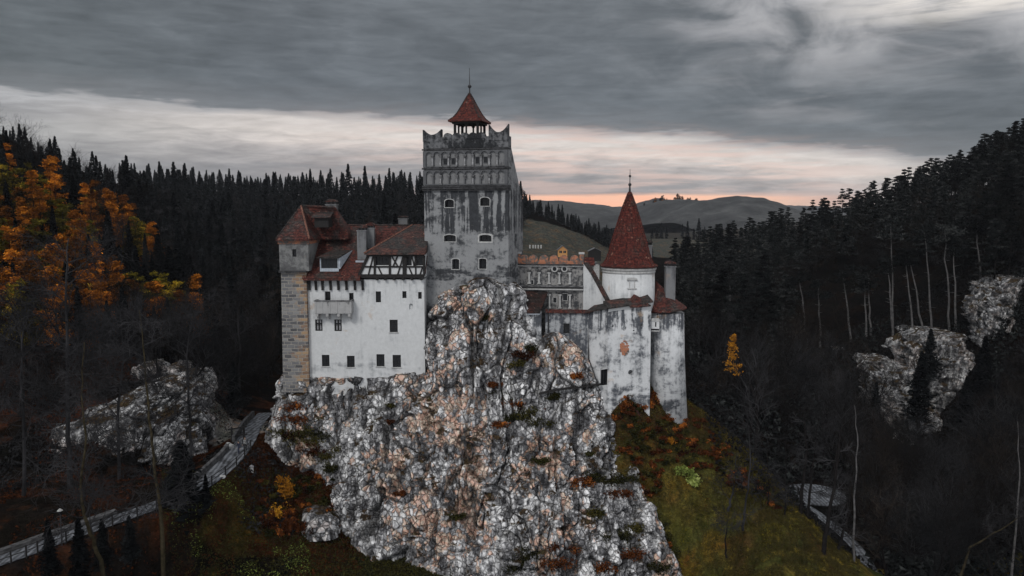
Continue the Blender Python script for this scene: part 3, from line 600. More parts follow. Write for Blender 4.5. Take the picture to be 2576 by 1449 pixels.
joined('cliff', [loft([(1232,1935,1950,95),(1300,1940,1985,94),(1350,1950,2000,93)], 0.14, 2.4, 4, amp=0.5)], M['rock2'], 'small pale ledge where the spur drops to the path')
# ------------------------------------------------------------------ paths
def ribbon(pl, off, nx=7):
    V = []; n = len(pl)
    for j in range(n):
        d = pl[min(j + 1, n - 1), :2] - pl[max(j - 1, 0), :2]; d /= np.linalg.norm(d); nn = np.array([d[1], -d[0]])
        for k in range(nx):
            t_ = (k / (nx - 1) - 0.5) * pl[j, 3]; V.append([pl[j, 0] + nn[0] * t_, pl[j, 1] + nn[1] * t_, pl[j, 2] + off])
    i_ = (np.arange(n - 1)[:, None] * nx + np.arange(nx - 1)[None]).ravel()
    return np.array(V), np.stack([i_, i_ + nx, i_ + nx + 1, i_ + 1], 1)
v_, f_ = ribbon(PL['left'], 0.10); tag(link('path', mesh_np('path', v_, f_, M['path'], smooth=True)), 'stepped stone path climbing from the lower left to the castle', kind='structure')
v_, f_ = ribbon(PL['right'], 0.10); tag(link('path', mesh_np('path', v_, f_, M['path'], smooth=True)), 'narrow park path at the lower right', kind='structure')
mb = MB(); mb.lathe((PATIO.x, PATIO.y), [(4.9, PATIO.z - 0.6), (4.8, PATIO.z + 0.12)], 32); o = mb.build('patio', M['path']); tag(o, 'round paved terrace beside the park path', kind='structure')
# ================================================================== castle
CB = P(1300, 1000, 92); castle = empty('castle', (CB.x, 92, 38)); tag(castle, 'white and grey hilltop castle with red tiled roofs on the crag', 'castle')
def px(u, v, Y): p = P(u, v, Y); return (p.x, p.y)
def zv(v, Y): return P(1288, v, Y).z
def window(fc, wall_obj, cut, u0, v0, u1, v1, depth=0.45, arch=0.0, bars=(1, 1), fr=0.07, frame='wood', curtain=False, rim=None, label=None, sill=False):
    a0, a1, z0, z1 = fc.rect(u0, v0, u1, v1)
    poly = archpoly(a0, a1, z0, z1, arch) if arch else [(a0, z0), (a1, z0), (a1, z1), (a0, z1)]
    fc.prism(cut, poly[::-1], 0.6, -depth - 0.02)
    mb = MB(); fc.prism(mb, poly[::-1], -depth + 0.03, -depth - 0.06, 0)   # glass
    d0, d1 = -depth + 0.10, -depth + 0.02
    top = z1 - (arch * 0.9 if arch else 0)
    for s0, s1, t0, t1 in ((a0, a0 + fr, z0, top), (a1 - fr, a1, z0, top), (a0 + fr, a1 - fr, z0, z0 + fr)) + (() if arch else ((a0 + fr, a1 - fr, z1 - fr, z1),)): fc.box(mb, s0, s1, t0, t1, d0, d1, 1)
    for k in range(bars[0]):
        c = a0 + (a1 - a0) * (k + 1) / (bars[0] + 1); fc.box(mb, c - fr / 3, c + fr / 3, z0 + fr, z1 - fr - arch * 0.2, d0 - 0.01, d1, 1)
    for k in range(bars[1]):
        c = z0 + (z1 - z0) * (k + 1) / (bars[1] + 1); fc.box(mb, a0 + fr, a1 - fr, c - fr / 3, c + fr / 3, d0 - 0.02, d1, 1)
    if curtain:
        wq = (a1 - a0)
        for f0, f1 in ((0.2, 0.40), (0.60, 0.80)):
            fc.box(mb, a0 + wq * f0, a0 + wq * f1, z0 + 0.14, z0 + (z1 - z0) * 0.55, -depth + 0.045, -depth + 0.02, 2); fc.box(mb, a0 + wq * f0, a0 + wq * f1, z0 + (z1 - z0) * 0.68, z1 - 0.12, -depth + 0.045, -depth + 0.02, 2)
    if sill: fc.box(mb, a0 - 0.1, a1 + 0.1, z0 - 0.09, z0 - 0.003, 0.09, 0.0, 3)
    o = mb.build('window', [M['pane'], M[frame], M['curtain'], M['rim']], wall_obj, label)
    if rim:
        rb = MB(); n = len(poly); c = ((a0 + a1) / 2, (z0 + z1) / 2)
        outer = []
        for (a, z) in poly: outer.append((a + (rim if a > c[0] else -rim), z + (rim if z > c[1] else -rim)))
        for i in range(n):
            j = (i + 1) % n
            q = [poly[i], poly[j], outer[j], outer[i]]
            fc.prism(rb, q, 0.04, 0.0)
        rb.build('window_surround', M['rim'], wall_obj)
    return o
# ------------------------------------------------ the keep
KA = px(1066, 420, 93.3); KB = px(1279, 420, 90.7); K = Fac(KA, KB); KW = K.L
kz = lambda v: K.st(1172, v)[1]
zt = kz(371); kr = math.hypot(*K.n)
mb = MB()
def kp(a, d, z): return K.pt(a, z, d)     # d>0 towards viewer
prof = [(0.0, 39.5), (-7.2, 39.5), (-7.2, kz(512)), (-1.3, zt), (0.0, zt)]
mb.prism([kp(0, d, z) for d, z in prof], [kp(KW, d, z) for d, z in prof])
keep = mb.build('keep_tower', M['keep'], castle, 'square grey plastered keep with streaked walls')
cut = MB(); wins = []
KWN = [(1119, 501.5, 1142, 521.5, .28), (1207.5, 496.5, 1232, 518, .30), (1116.5, 590.5, 1147, 608, .22), (1205.5, 590.5, 1236.5, 607.8, .22), (1137, 651, 1155.5, 677.7, .15), (1205, 650, 1224, 676.5, .15)]
for i, (a, b, c, d, r) in enumerate(KWN): window(K, keep, cut, a, b, c, d, 0.55, r, (1, 0), 0.06, 'wood', rim=(0.16 if i == 3 else 0.07))
KR = Fac(K.pt(KW, 0, 0)[:2], K.pt(KW, 0, -7.2)[:2]) 
window(KR, keep, cut, 1294.5, 588, 1300.5, 607, 0.4, 0.0, (0, 0), 0.05)
FZ = []   # frieze windows, cut into the frieze panels below
carve(keep, cut)
# upper core and platform carrying the little belvedere
mb = MB(); a0, a1 = 0.6, KW - 2.3
K.box(mb, a0, a1, kz(520), zt - 0.35, -1.4, -6.4); mb.build('roof_platform', M['frieze'], keep)
# three panels of frieze proud of the wall, with arches recessed in them
arc_u = [1081.4, 1101, 1120.7, 1140.4, 1160, 1179.7, 1199.4, 1220.3, 1241, 1262]
cap_u = [1090.2, 1110.3, 1130.4, 1150.8, 1171, 1191.3, 1212.2, 1232.5, 1252.2]
for (vt, vb, dark) in ((378.5, 420.5, 0), (427.5, 465.5, 1)):
    mb = MB(); a0, zb_ = K.st(1068, vb); a1, zt_ = K.st(1276.5, vt); zb_ = kz(vb); zt_ = kz(vt)
    K.box(mb, 0.02, KW - 0.02, zb_, zt_, 0.30, 0.035)
    fp = mb.build('arcade_panel', M['frieze'], keep)
    cut = MB()
    for u in arc_u:
        s = K.st(u, 420)[0]; hw = 0.41; K.prism(cut, archpoly(s - hw, s + hw, zb_ + 0.12, zt_ - 0.12, 0.42)[::-1], 0.6, 0.02)
    carve(fp, cut)
    mb = MB(); K.box(mb, 0.3, KW - 0.3, zb_ + .05, zt_ - .05, 0.034, 0.003); mb.build('arch_recess', M['recess'], keep)
    for j, u in enumerate(cap_u):
        s = K.st(u, 420)[0]; mb = MB(); zc = zt_ - (0.62 if not dark else 0.72)
        for w_, h0, h1, dd in ((0.34, 0.0, 0.13, 0.34), (0.26, -0.14, 0.0, 0.28), (0.18, -0.30, -0.14, 0.22)): K.box(mb, s - w_ * .62, s + w_ * .62, zc + h0, zc + h1 - 0.004, dd + .1, 0.05)
        if (not dark) or j in (1, 3, 5, 7):
            mb.tube(K.pt(s, zc - 0.30, 0.31), K.pt(s, zb_ + 0.2, 0.31), 0.10, 0.11, 8, 1)
            K.box(mb, s - 0.17, s + 0.17, zb_ + 0.03, zb_ + 0.2, 0.42, 0.05)
        mb.build('pilaster', [M['capital'], M['column']], keep)
    if not dark:
        for (ua, va, ub, vb2) in ((1116.5, 399.5, 1125.5, 413.5), (1136.8, 398.5, 1145.3, 412.5), (1197.3, 395.5, 1206, 410.5), (1218, 394.8, 1226.8, 409)):
            aa, bb, z0, z1 = K.rect(ua, va, ub, vb2); mb = MB(); K.box(mb, aa, bb, z0, z1, 0.075, 0.0, 0); f = 0.05
            for q in ((aa - f, aa, z0, z1), (bb, bb + f, z0, z1), (aa - f, bb + f, z0 - f, z0 - .003), (aa - f, bb + f, z1 + .003, z1 + f)): K.box(mb, *q, 0.11, 0.0, 1)
            mb.build('window', [M['pane'], M['frieze']], keep)
for v, h, pr in ((375.2, 0.16, 0.34), (423.5, 0.20, 0.40), (468.5, 0.16, 0.38), (473.5, 0.16, 0.42), (478, 0.13, 0.30)):
    z = kz(v); mb = MB(); K.box(mb, -0.10, KW + 0.10, z - h / 2, z + h / 2, pr, 0.004); KR.box(mb, -0.001, 0.9, z - h / 2, z + h / 2, 0.10, 0.004); mb.build('cornice', M['cornice'], keep)
# parapet with round merlons and swallow-tailed corner merlons
zb_ = kz(372); zp = kz(344)
mb = MB(); K.box(mb, 0, KW, zb_, zp, 0.10, -0.55); KL = 5.6
for a in (0.0, KW - 0.5): 
    K.prism(mb, [(a, zb_ + .002), (a + 0.5, zb_ + .002), (a + 0.5, zp), (a, zp)], -0.552, -1.3 if a else -KL)
K.box(mb, 0.5, KW - 2.9, zb_, zp, -KL + 0.5, -KL)
mb.build('parapet', M['parapet'], keep)
for u in (1126.5, 1148.5, 1169.5, 1190, 1211):
    s = K.st(u, 350)[0]; mb = MB(); K.prism(mb, archpoly(s - 0.50, s + 0.50, zp - 0.25, kz(333.5), 0.46, 10)[::-1], 0.16, -0.45); mb.build('merlon', M['parapet'], keep)
def swallow(s0, s1, fc, zb, ztop, notch, d0, d1):
    c = (s0 + s1) / 2; pts = [(s0, zb), (s1, zb)]; n = 8
    for k in range(n + 1):
        t_ = k / n; pts.append((s1 + (c - s1) * t_, ztop - notch * (1 - (1 - t_) ** 2) if t_ < 1 else ztop - notch))
    for k in range(1, n + 1):
        t_ = k / n; pts.append((c + (s0 - c) * t_, ztop - notch * (1 - t_ ** 2)))
    mb = MB(); fc.prism(mb, pts[::-1], d0, d1); return mb
sl = K.st(1064.5, 350)[0]
swallow(-0.02, K.st(1111, 350)[0], K, zp - 0.5, kz(323.5), 0.62, 0.17, -0.42).build('merlon', M['parapet'], keep)
swallow(K.st(1230, 350)[0], KW + 0.02, K, zp - 0.5, kz(315), 0.9, 0.17, -0.42).build('merlon', M['parapet'], keep)
for fr_, d_ in ((0.3, 0), (0.62, 0)):
    s = KW * fr_; mb = MB(); K.prism(mb, archpoly(s - 0.5, s + 0.5, zp - 0.25, kz(336), 0.45, 8)[::-1], -KL + 0.55, -KL - 0.02); mb.build('merlon', M['parapet'], keep)
# belvedere
cx, cy = K.pt(K.st(1178, 320)[0] - 0.85, 0, -3.3)[:2]; th = math.atan2(K.e.y, K.e.x)
yb = cy; ze = zv(309.5, yb); za = zv(234, yb)
mb = MB(); hs = 2.08
mb.lathe((cx, cy), [(hs * 1.414, ze), (hs * 1.405, ze + 0.10), (hs * 1.06, ze + 0.55), (hs * 0.80, ze + 1.15), (hs * 0.48, ze + 2.15), (hs * 0.2, ze + 3.05), (0.05, za)], 4, 0, th + math.pi / 4)
kroof = mb.build('belvedere_roof', M['tile_cone'], keep, 'steep flared red roof over the open belvedere')
mb = MB()
for k in range(4):
    a = th + math.pi / 4 + k * math.pi / 2; pr_ = [(hs * 1.405, ze + 0.13), (hs * 1.06, ze + 0.58), (hs * 0.80, ze + 1.18), (hs * 0.48, ze + 2.18), (hs * 0.2, ze + 3.08), (0.06, za + .02)]
    for (r0, z0), (r1, z1) in zip(pr_[:-1], pr_[1:]): 
        n_ = max(2, int(math.hypot(r1 - r0, z1 - z0) / 0.22))
        for q in range(n_):
            t0 = q / n_; t1 = (q + 1) / n_; ra = r0 + (r1 - r0) * t0; rb = r0 + (r1 - r0) * t1
            mb.tube((cx + ra * math.cos(a), cy + ra * math.sin(a), z0 + (z1 - z0) * t0 + .03), (cx + rb * math.cos(a), cy + rb * math.sin(a), z0 + (z1 - z0) * t1), 0.085, 0.05, 5)
mb.build('ridge_tiles', M['tile_dark'], keep)
mb = MB(); mb.tube((cx, cy, za - 0.1), (cx, cy, zv(222, yb)), 0.09, 0.07, 8); mb.lathe((cx, cy), [(0.03, zv(222.5, yb)), (0.17, zv(220.5, yb)), (0.24, zv(217.3, yb)), (0.17, zv(214, yb)), (0.03, zv(212, yb))], 12)
mb.tube((cx, cy, zv(213, yb)), (cx, cy, zv(171, yb)), 0.05, 0.02, 6); mb.lathe((cx, cy), [(0.01, zv(175, yb)), (0.06, zv(173.5, yb)), (0.01, zv(172, yb))], 8); mb.lathe((cx, cy), [(0.02, zv(196, yb)), (0.07, zv(195, yb)), (0.02, zv(194, yb))], 8)
mb.build('finial', M['metal'], keep)
ex_, ey_ = K.e.x, K.e.y; nx_, ny_ = K.n.x, K.n.y; zf = zt - 0.4
ps = 1.42
for i_ in (-1, 0, 1):
    for j_ in (-1, 0, 1):
        if i_ == 0 and j_ == 0: continue
        x = cx + ex_ * ps * i_ + nx_ * ps * j_; y = cy + ey_ * ps * i_ + ny_ * ps * j_; mb = MB(); r = 0.13 if i_ and j_ else 0.09
        q = [(x + ex_ * a * r + nx_ * b * r, y + ey_ * a * r + ny_ * b * r) for a, b in ((-1, 1), (1, 1), (1, -1), (-1, -1))]
        mb.hexa([(*p, zf) for p in q] + [(*p, ze - 0.002) for p in q])
        for a, b in ((1, 0), (-1, 0), (0, 1), (0, -1)):   # curved braces
            if (i_ + a) in (-2, 2) or (j_ + b) in (-2, 2) or (i_ * b == 0 and j_ * a == 0 and not (i_ and j_)) and False: continue
            pr2 = None
            for k in range(4):
                t_ = k / 3; dx_ = a * 0.55 * (1 - math.cos(t_ * math.pi / 2)); dy_ = b * 0.55 * (1 - math.cos(t_ * math.pi / 2)); z = ze - 0.85 + 0.80 * math.sin(t_ * math.pi / 2)
                pc = (x + ex_ * dx_ + nx_ * dy_, y + ey_ * dx_ + ny_ * dy_, z)
                if pr2: mb.tube(pr2, pc, 0.065, 0.065, 4)
                pr2 = pc
        mb.build('post', M['wood'], keep)
mb = MB(); q = [(cx + ex_ * a * 1.7 + nx_ * b * 1.7, cy + ey_ * a * 1.7 + ny_ * b * 1.7) for a, b in ((-1, 1), (1, 1), (1, -1), (-1, -1))]
mb.hexa([(*p, ze - 0.22) for p in q] + [(*p, ze - 0.004) for p in q]); mb.build('ceiling_beam', M['wood'], keep)
# ------------------------------------------------ white wing
WY = 91.0; W = Fac(px(771, 800, WY), px(1068, 800, WY)); wz = lambda v: W.st(900, v)[1]
mb = MB(); mb.box(W.A.x, W.B.x, WY, WY + 8.2, 38.0, wz(703))
wing = mb.build('residential_wing', M['white'], castle, 'smooth white plastered wing left of the keep'); cut = MB()
window(W, wing, cut, 816.6, 733, 831.8, 760, 0.5, 0, (0, 0)); window(W, wing, cut, 877.7, 737, 889.7, 760, 0.5, 0, (0, 0))
for a in ((944.9, 733, 958.6, 760.8), (1011.9, 732.6, 1022.7, 750.2), (1051.7, 734.5, 1061.0, 751.9)): window(W, wing, cut, *a, 0.3)
for a in ((792.5, 803.6, 811.6, 832.6), (840.7, 803.6, 860, 833.2)): window(W, wing, cut, *a, 0.22, 0, (1, 1), 0.09, curtain=True)
for a in ((979.9, 804.3, 1000.8, 836), (809.2, 892.6, 829.2, 921.9), (872.5, 895, 892.5, 924), (946.7, 891, 967.5, 921.9), (987.5, 892.8, 1008.8, 924)): window(W, wing, cut, *a, 0.25, 0, (1, 2), 0.06, sill=True)
a0, a1, z0, z1 = W.rect(1029, 763.6, 1038.8, 778.4); W.prism(cut, archpoly(a0, a1, z0, z1, 0.2)[::-1], 0.5, -0.25)
carve(wing, cut)
# balcony
a0, a1, z0, z1 = W.rect(797.1, 755.5, 889.7, 785.8); mb = MB(); dp = 1.15
W.box(mb, a0, a1, z0, z0 + 0.14, dp, 0.003); W.box(mb, a0, a1, z0 + 0.143, z1, dp, dp - 0.16); W.box(mb, a0, a0 + 0.16, z0 + 0.143, z1, dp - 0.163, 0.003); W.box(mb, a1 - 0.16, a1, z0 + 0.143, z1, dp - 0.163, 0.003)
for k in range(6): c = a0 + (a1 - a0) * k / 5; W.box(mb, c - 0.09 + (0.1 if k == 0 else -0.1 if k == 5 else 0), c + 0.09 + (0.1 if k == 0 else -0.1 if k == 5 else 0), z0 + 0.05, z1 - 0.03, dp + 0.05, dp - 0.02)
bal = mb.build('balcony', M['balcony'], wing)
bal.parent = castle; bal.location = WL[bal.name] - WL[castle.name]
mb = MB(); W.box(mb, a0 - 0.06, a1 + 0.06, z1 + 0.002, z1 + 0.13, dp + 0.08, dp - 0.24); W.box(mb, a0 - .06, a0 + 0.2, z1 + .002, z1 + 0.13, dp - 0.243, 0.003); W.box(mb, a1 - 0.2, a1 + 0.06, z1 + .002, z1 + 0.13, dp - 0.243, 0.003); mb.build('coping', M['capital'], bal)
for u in (803, 828.5, 856.5, 883):
    c = W.st(u, 790)[0]; mb = MB(); W.prism(mb, [(c - 0.15, z0 - 0.003), (c - 0.15, z0 - 0.36), (c + 0.15, z0 - 0.36), (c + 0.15, z0 - 0.003)], dp - 0.05, 0.003); W.box(mb, c - 0.13, c + 0.13, z0 - 0.75, z0 - 0.363, 0.55, 0.003); mb.build('corbel', M['balcony'], bal)
# roof of the wing
zE = wz(703) ; yE = WY - 0.75; ER = zv(701, yE); yR = WY + 6.5; zR = zv(566.5, yR)
xl = px(762, 701, yE)[0]; xr = px(1069, 700, yE)[0]; xrl = px(803, 568, yR)[0]
slope = (zR - ER) / (yR - yE)
def roofz(y): return ER + (y - yE) * slope
mb = MB(); th_ = 0.22
xk = px(905, 701, yE)[0]; yk = WY + 0.05; zk = roofz(yk)
mb.add([(xl, yE, ER), (xk, yE, ER), (xk, yk, zk), (xr + .02, yk, zk), (xr + .02, yR, zR), (xrl, yR, zR), (xl, yR + 7, ER), (xr + .4, yR + 7, ER), (xl, yE, ER - th_), (xk, yE, ER - th_), (xk, yk, zk - th_), (xr + .02, yk, zk - th_)],
       [[0, 1, 2], [0, 2, 3, 4, 5], [5, 4, 7, 6], [0, 5, 6], [8, 9, 1, 0], [9, 10, 2, 1], [10, 11, 3, 2]])
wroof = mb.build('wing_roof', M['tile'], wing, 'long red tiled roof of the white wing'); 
def stripe(p0, p1, r=0.09, n=6, name='ridge_tiles', m_='ridge', par=wing):
    mb = MB(); p0 = Vector(p0); p1 = Vector(p1); k_ = max(2, int((p1 - p0).length / 0.3))
    for i in range(k_): mb.tube(p0.lerp(p1, i / k_), p0.lerp(p1, (i + 1) / k_), r * 1.25, r * 0.85, 6)
    return mb.build(name, M[m_], par)
stripe((xrl, yR, zR), (xr, yR, zR), 0.11, m_='tile_dark'); stripe((xl, yE, ER + .03), (xrl, yR, zR), 0.10)
# timber-framed upper storey breaking through the eaves
TY = WY - 0.12; T = Fac(px(901, 670, TY), px(1068, 670, TY)); tz = lambda v: T.st(980, v)[1]
sL = T.st(901, 698)[0]; sT = T.st(926, 641)[0]; sR = T.L
z0 = tz(698); z1 = tz(640)
mb = MB(); T.prism(mb, [(sL, z0), (sR, z0), (sR, z1), (sT, z1)][::-1], 0.0, -3.4)
tw = mb.build('timber_storey', M['white'], wing); tw.parent = castle; tw.location = WL[tw.name] - WL[castle.name]; tw['label'] = 'black and white timber framed storey under the eaves'
cut = MB()
def twin(u0, v0, u1, v1, nb):
    window(T, tw, cut, u0, v0, u1, v1, 0.35, 0, (nb, 0), 0.07)
twin(944, 643.5, 979, 667.5, 3); twin(1017, 640, 1036, 668, 1); twin(1042, 640, 1064, 668, 1); carve(tw, cut)
mb = MB()
def beam(ua, va, ub, vb, w=0.13, d=0.10, k=[0]):
    a, za_ = T.st(ua, va); b, zb2 = T.st(ub, vb); dx = b - a; dz = zb2 - za_; L = math.hypot(dx, dz); px_, pz_ = -dz / L * w, dx / L * w; k[0] += 1; d = d + 0.0035 * (k[0] % 7)
    T.prism(mb, [(a - px_, za_ - pz_), (b - px_, zb2 - pz_), (b + px_, zb2 + pz_), (a + px_, za_ + pz_)][::-1], d, 0.003)
beam(901, 694.5, 1068, 694.5, 0.22, 0.16); beam(911, 671, 1068, 671, 0.10); beam(922, 642.5, 1068, 642.5, 0.12, .13)
beam(902, 696, 928, 641, 0.17, 0.13)
for u in (943, 981, 1018, 1067): beam(u, 693, u, 643, 0.13 if u != 1018 else 0.24, .12)
for a in ((926.5, 693, 939, 645), (952, 672, 962, 693), (1000, 693, 1014.5, 645), (986, 645, 1001, 670), (1000, 645, 989, 670), (1029, 672, 1038, 693), (1046, 645, 1046, 693), (1056, 693, 1063, 672), (1036.5, 645, 1042, 669)): beam(*a, 0.085)
mb.build('timber_frame', M['wood'], tw)
for u in (949, 970, 992, 1014.5, 1037, 1060):
    mb = MB(); a, z = T.st(u, 701); T.box(mb, a - 0.14, a + 0.14, z - 0.16, z + 0.1, 0.32, -0.1); mb.build('beam_end', M['wood'], tw)
# its hipped roof
yT = TY - 0.55; zTe = zv(637, yT); xa = px(916, 637, yT)[0]; xb = xr + 0.06; zTr = zR + 0.05; yTr = yR - 0.1; xh = px(1037.5, 564.5, yTr)[0]
mb = MB(); mb.add([(xa, yT, zTe), (xb, yT, zTe), (xb, yTr, zTr), (xh, yTr, zTr), (xa, yT, zTe - .18), (xb, yT, zTe - .18), (xa + 0.3, yTr, roofz(yTr) - 2.6), (xb, yTr, roofz(yTr) - 2.6)], [[0, 1, 2, 3], [4, 5, 1, 0], [0, 3, 6, 4], [1, 5, 7, 2], [4, 6, 7, 5], [3, 2, 7, 6]])
mb.build('storey_roof', M['tile_dark'], tw); stripe((xa, yT, zTe + .02), (xh, yTr, zTr), 0.09, m_='ridge', par=tw)
# curved eave brackets
for u in (778.6, 795.3, 812, 832.3, 851.8, 872, 893.4, 912.9):
    c = W.st(u, 715)[0]; mb = MB(); pts = []
    zt2 = wz(702); 
    for k in range(7):
        t_ = k / 6 * math.pi / 2; pts.append((0.72 * (1 - math.sin(t_)) + 0.06 * 0, zt2 - 1.25 * (1 - math.cos(t_)) - 0.0))
    out = [(0.003, zt2), (0.003, zt2 - 1.3), (0.22, zt2 - 1.3)] + [(0.22 + 0.5 * (1 - math.cos(k / 6 * math.pi / 2)), zt2 - 1.25 + 1.25 * math.sin(k / 6 * math.pi / 2) - 0.02 * (k == 6)) for k in range(1, 7)]
    mb.prism([W.pt(c - 0.13, z, d) for d, z in out], [W.pt(c + 0.13, z, d) for d, z in out]); mb.build('eave_bracket', M['wood'], wing)
mb = MB(); W.box(mb, W.st(768, 703)[0], W.st(915, 703)[0], wz(702) + .005, ER - 0.2, 0.68, 0.003) if ER - .2 > wz(702) + .02 else W.box(mb, W.st(768, 703)[0], W.st(915, 703)[0], wz(705), wz(702) - .01, 0.74, 0.3); mb.build('eave_beam', M['wood'], wing)
def chimney(u0, u1, v0, v1, Y, par, m_='chimney', cap='tile', dep=None, name='chimney', label=None):
    a = px(u0, v0, Y)[0]; b = px(u1, v0, Y)[0]; zt_ = zv(v0, Y); zb = zv(v1, Y); dep = dep or (b - a) * 0.9; w_ = b - a
    mb = MB(); hc = min(0.75, (zt_ - zb) * 0.3)
    mb.box(a, b, Y, Y + dep, zb, zt_ - hc); mb.box(a - .07, b + .07, Y - .07, Y + dep + .07, zt_ - hc + .002, zt_ - hc + 0.13); o_ = mb.build(name, M[m_], par, label)
    mb = MB(); z_ = zt_ - hc + 0.132
    for k in range(3):
        x = a + w_ * (0.08 + 0.37 * k); 
        for yy in (Y + .02, Y + dep - .16): mb.box(x, x + w_ * 0.14, yy, yy + 0.14, z_, z_ + hc * 0.35)
    mb.box(a + 0.12, b - 0.12, Y + .17, Y + dep - .17, z_, z_ + hc * 0.3)
    z2 = z_ + hc * 0.35 + .002; n = 8; A = []
    for k in range(n + 1):
        t_ = math.pi * k / n; A.append((a + w_ / 2 + (w_ / 2 + 0.06) * math.cos(t_), z2 + (zt_ - z2) * math.sin(t_)))
    mb.prism([(x, Y - 0.06, z) for x, z in A][::-1], [(x, Y + dep + 0.06, z) for x, z in A][::-1], 1)
    c_ = mb.build('chimney_cap', [M['cornice'], M[cap]], par); return o_
chimney(818.5, 845, 501, 572, yR + 0.4, wing); chimney(897.5, 920, 566, 662, WY + 1.7, wing); chimney(921, 940.5, 560, 625, WY + 3.0, wing); chimney(1002, 1024, 543, 572, yR + 2.2, wing)
mb = MB(); y_ = WY + 1.7; mb.box(px(896, 660, y_)[0], px(922, 660, y_)[0], y_ - .35, y_ - .003, roofz(y_ - .35) - .1, roofz(y_ - .35) + 0.22); mb.build('flashing', M['gutter'], wing)
# dormer on the red roof
dY = yE + (zv(684, WY) - ER) / slope; dY = WY + 0.15; da = px(806, 665, dY)[0]; db = px(851.5, 665, dY)[0]; dzb = roofz(dY) + 0.02; dzt = zv(649, dY)
mb = MB(); mb.box(da, db, dY, dY + 3.2, dzb - 0.4, dzt)
dm = mb.build('dormer', M['chimney'], wing); D = Fac((da, dY), (db, dY)); mb = MB(); D.box(mb, 0.13, D.L - 0.13, dzb + 0.42, dzt - 0.05, 0.02, 0.003, 0)
for k in range(5): c = 0.13 + (D.L - 0.26) * (k + .5) / 5; D.box(mb, c - .03, c + .03, dzb + 0.42, dzt - .05, 0.05, 0.021, 1)
mb.build('window', [M['pane'], M['wood']], wing)
mb = MB(); D.box(mb, -0.04, D.L + 0.04, dzb, dzb + 0.36, 0.10, 0.003); D.box(mb, -0.04, 0.08, dzb + .362, dzt, 0.08, 0.003); D.box(mb, D.L - 0.08, D.L + 0.04, dzb + .362, dzt, 0.08, 0.003); mb.build('dormer_sill', M['gutter'], wing)
mb = MB(); zd2 = roofz(dY + 2.75) + .12; x0 = da - .28; x1 = db + .12
mb.hexa([(x0, dY - .4, dzt - .02), (x1, dY - .4, dzt - .02), (x1 + .9, dY + 2.75, zd2 - .12), (x0 + 1.0, dY + 2.75, zd2 - .12), (x0, dY - .4, dzt + .12), (x1, dY - .4, dzt + .12), (x1 + .9, dY + 2.75, zd2), (x0 + 1.0, dY + 2.75, zd2)]); mb.build('dormer_roof', M['tile_dark'], wing)
mb = MB(); mb.add([(x1 - .05, dY - .1, dzb + .3), (x1 - .05, dY - .1, dzt), (x1 + .85, dY + 2.7, zd2 - .1), (x1 + .1, dY - .1, dzb + .3), (x1 + .1, dY - .1, dzt), (x1 + 1.0, dY + 2.7, zd2 - .1)], [[0, 1, 2], [5, 4, 3], [0, 3, 4, 1], [1, 4, 5, 2], [2, 5, 3, 0]]); mb.build('dormer_cheek', M['gutter'], wing)
# ------------------------------------------------ left stone tower
LY_ = 90.4; L = Fac(px(709.5, 800, LY_), px(772.5, 800, LY_)); lz = lambda v: L.st(740, v)[1]
x0, x1 = L.A.x, L.B.x; mb = MB(); mb.hexa([(x0 - .12, LY_, 38.5), (x1 + .02, LY_, 38.5), (x1 + .02, LY_ + 5.4, 38.5), (x0 - .12, LY_ + 5.4, 38.5), (x0, LY_ + .12, lz(683)), (x1, LY_ + .12, lz(683)), (x1, LY_ + 5.3, lz(683)), (x0, LY_ + 5.3, lz(683))])
lt = mb.build('stone_tower', M['ashlar'], castle, 'narrow ashlar tower with orange lower stones at the left end')
L2 = Fac(px(702.5, 640, LY_ - .25), px(776, 640, LY_ - .25)); l2 = lambda v: L2.st(740, v)[1]; xa, xb = L2.A.x, L2.B.x
mb = MB(); mb.box(xa, xb, LY_ - .25, LY_ + 5.6, l2(682), l2(606)); up = mb.build('upper_chamber', M['chamber'], lt); cut = MB()
up.parent = castle; up.location = WL[up.name] - WL[castle.name]
window(L2, up, cut, 735, 627, 745.5, 646, 0.3, 0, (0, 0), 0.05); carve(up, cut)
mb = MB(); mb.box(xa - .12, xb - .3, LY_ - .37, LY_ + 5.7, l2(685.5), l2(681)); mb.build('ledge', M['cornice'], up)
mb = MB(); mb.box(xa - .1, xb + .1, LY_ - .35, LY_ + 5.7, l2(614), l2(607)); mb.box(xa - .18, xb + .18, LY_ - .43, LY_ + 5.8, l2(606.8), l2(602.5)); mb.build('cornice', M['brick'], up)
Ye = LY_ - .75; ze_ = zv(601.5, Ye); e0 = px(693.5, 601.5, Ye)[0]; e1 = px(778, 601, Ye)[0]; yr_ = LY_ + 3.0; zr_ = zv(517, yr_); r0 = px(757, 516.5, yr_)[0]; r1 = px(843, 523, yr_)[0]; e2 = px(876, 570, yr_ + 1)[0]
ym = yr_ + .8
mb = MB(); mb.add([(e0, Ye, ze_), (e1, Ye, ze_), (e1 + .35, ym, ze_), (e2, ym, ze_ + .5), (e2, yr_ + 4, ze_ + .5), (e0, yr_ + 4, ze_), (r0, yr_, zr_), (r1, yr_ + .3, zr_ - .2), (e0, Ye, ze_ - .2), (e1, Ye, ze_ - .2), (e1 + .35, ym, ze_ - .2), (e2, ym, ze_ - .2), (e2, yr_ + 4, ze_ - .2), (e0, yr_ + 4, ze_ - .2)],
   [[0, 1, 6], [1, 2, 6], [2, 7, 6], [2, 3, 7], [3, 4, 7], [4, 5, 6], [4, 6, 7], [5, 0, 6], [8, 9, 1, 0], [9, 10, 2, 1], [10, 11, 3, 2], [11, 12, 4, 3], [12, 13, 5, 4], [13, 8, 0, 5], [13, 12, 11, 10, 9, 8]])
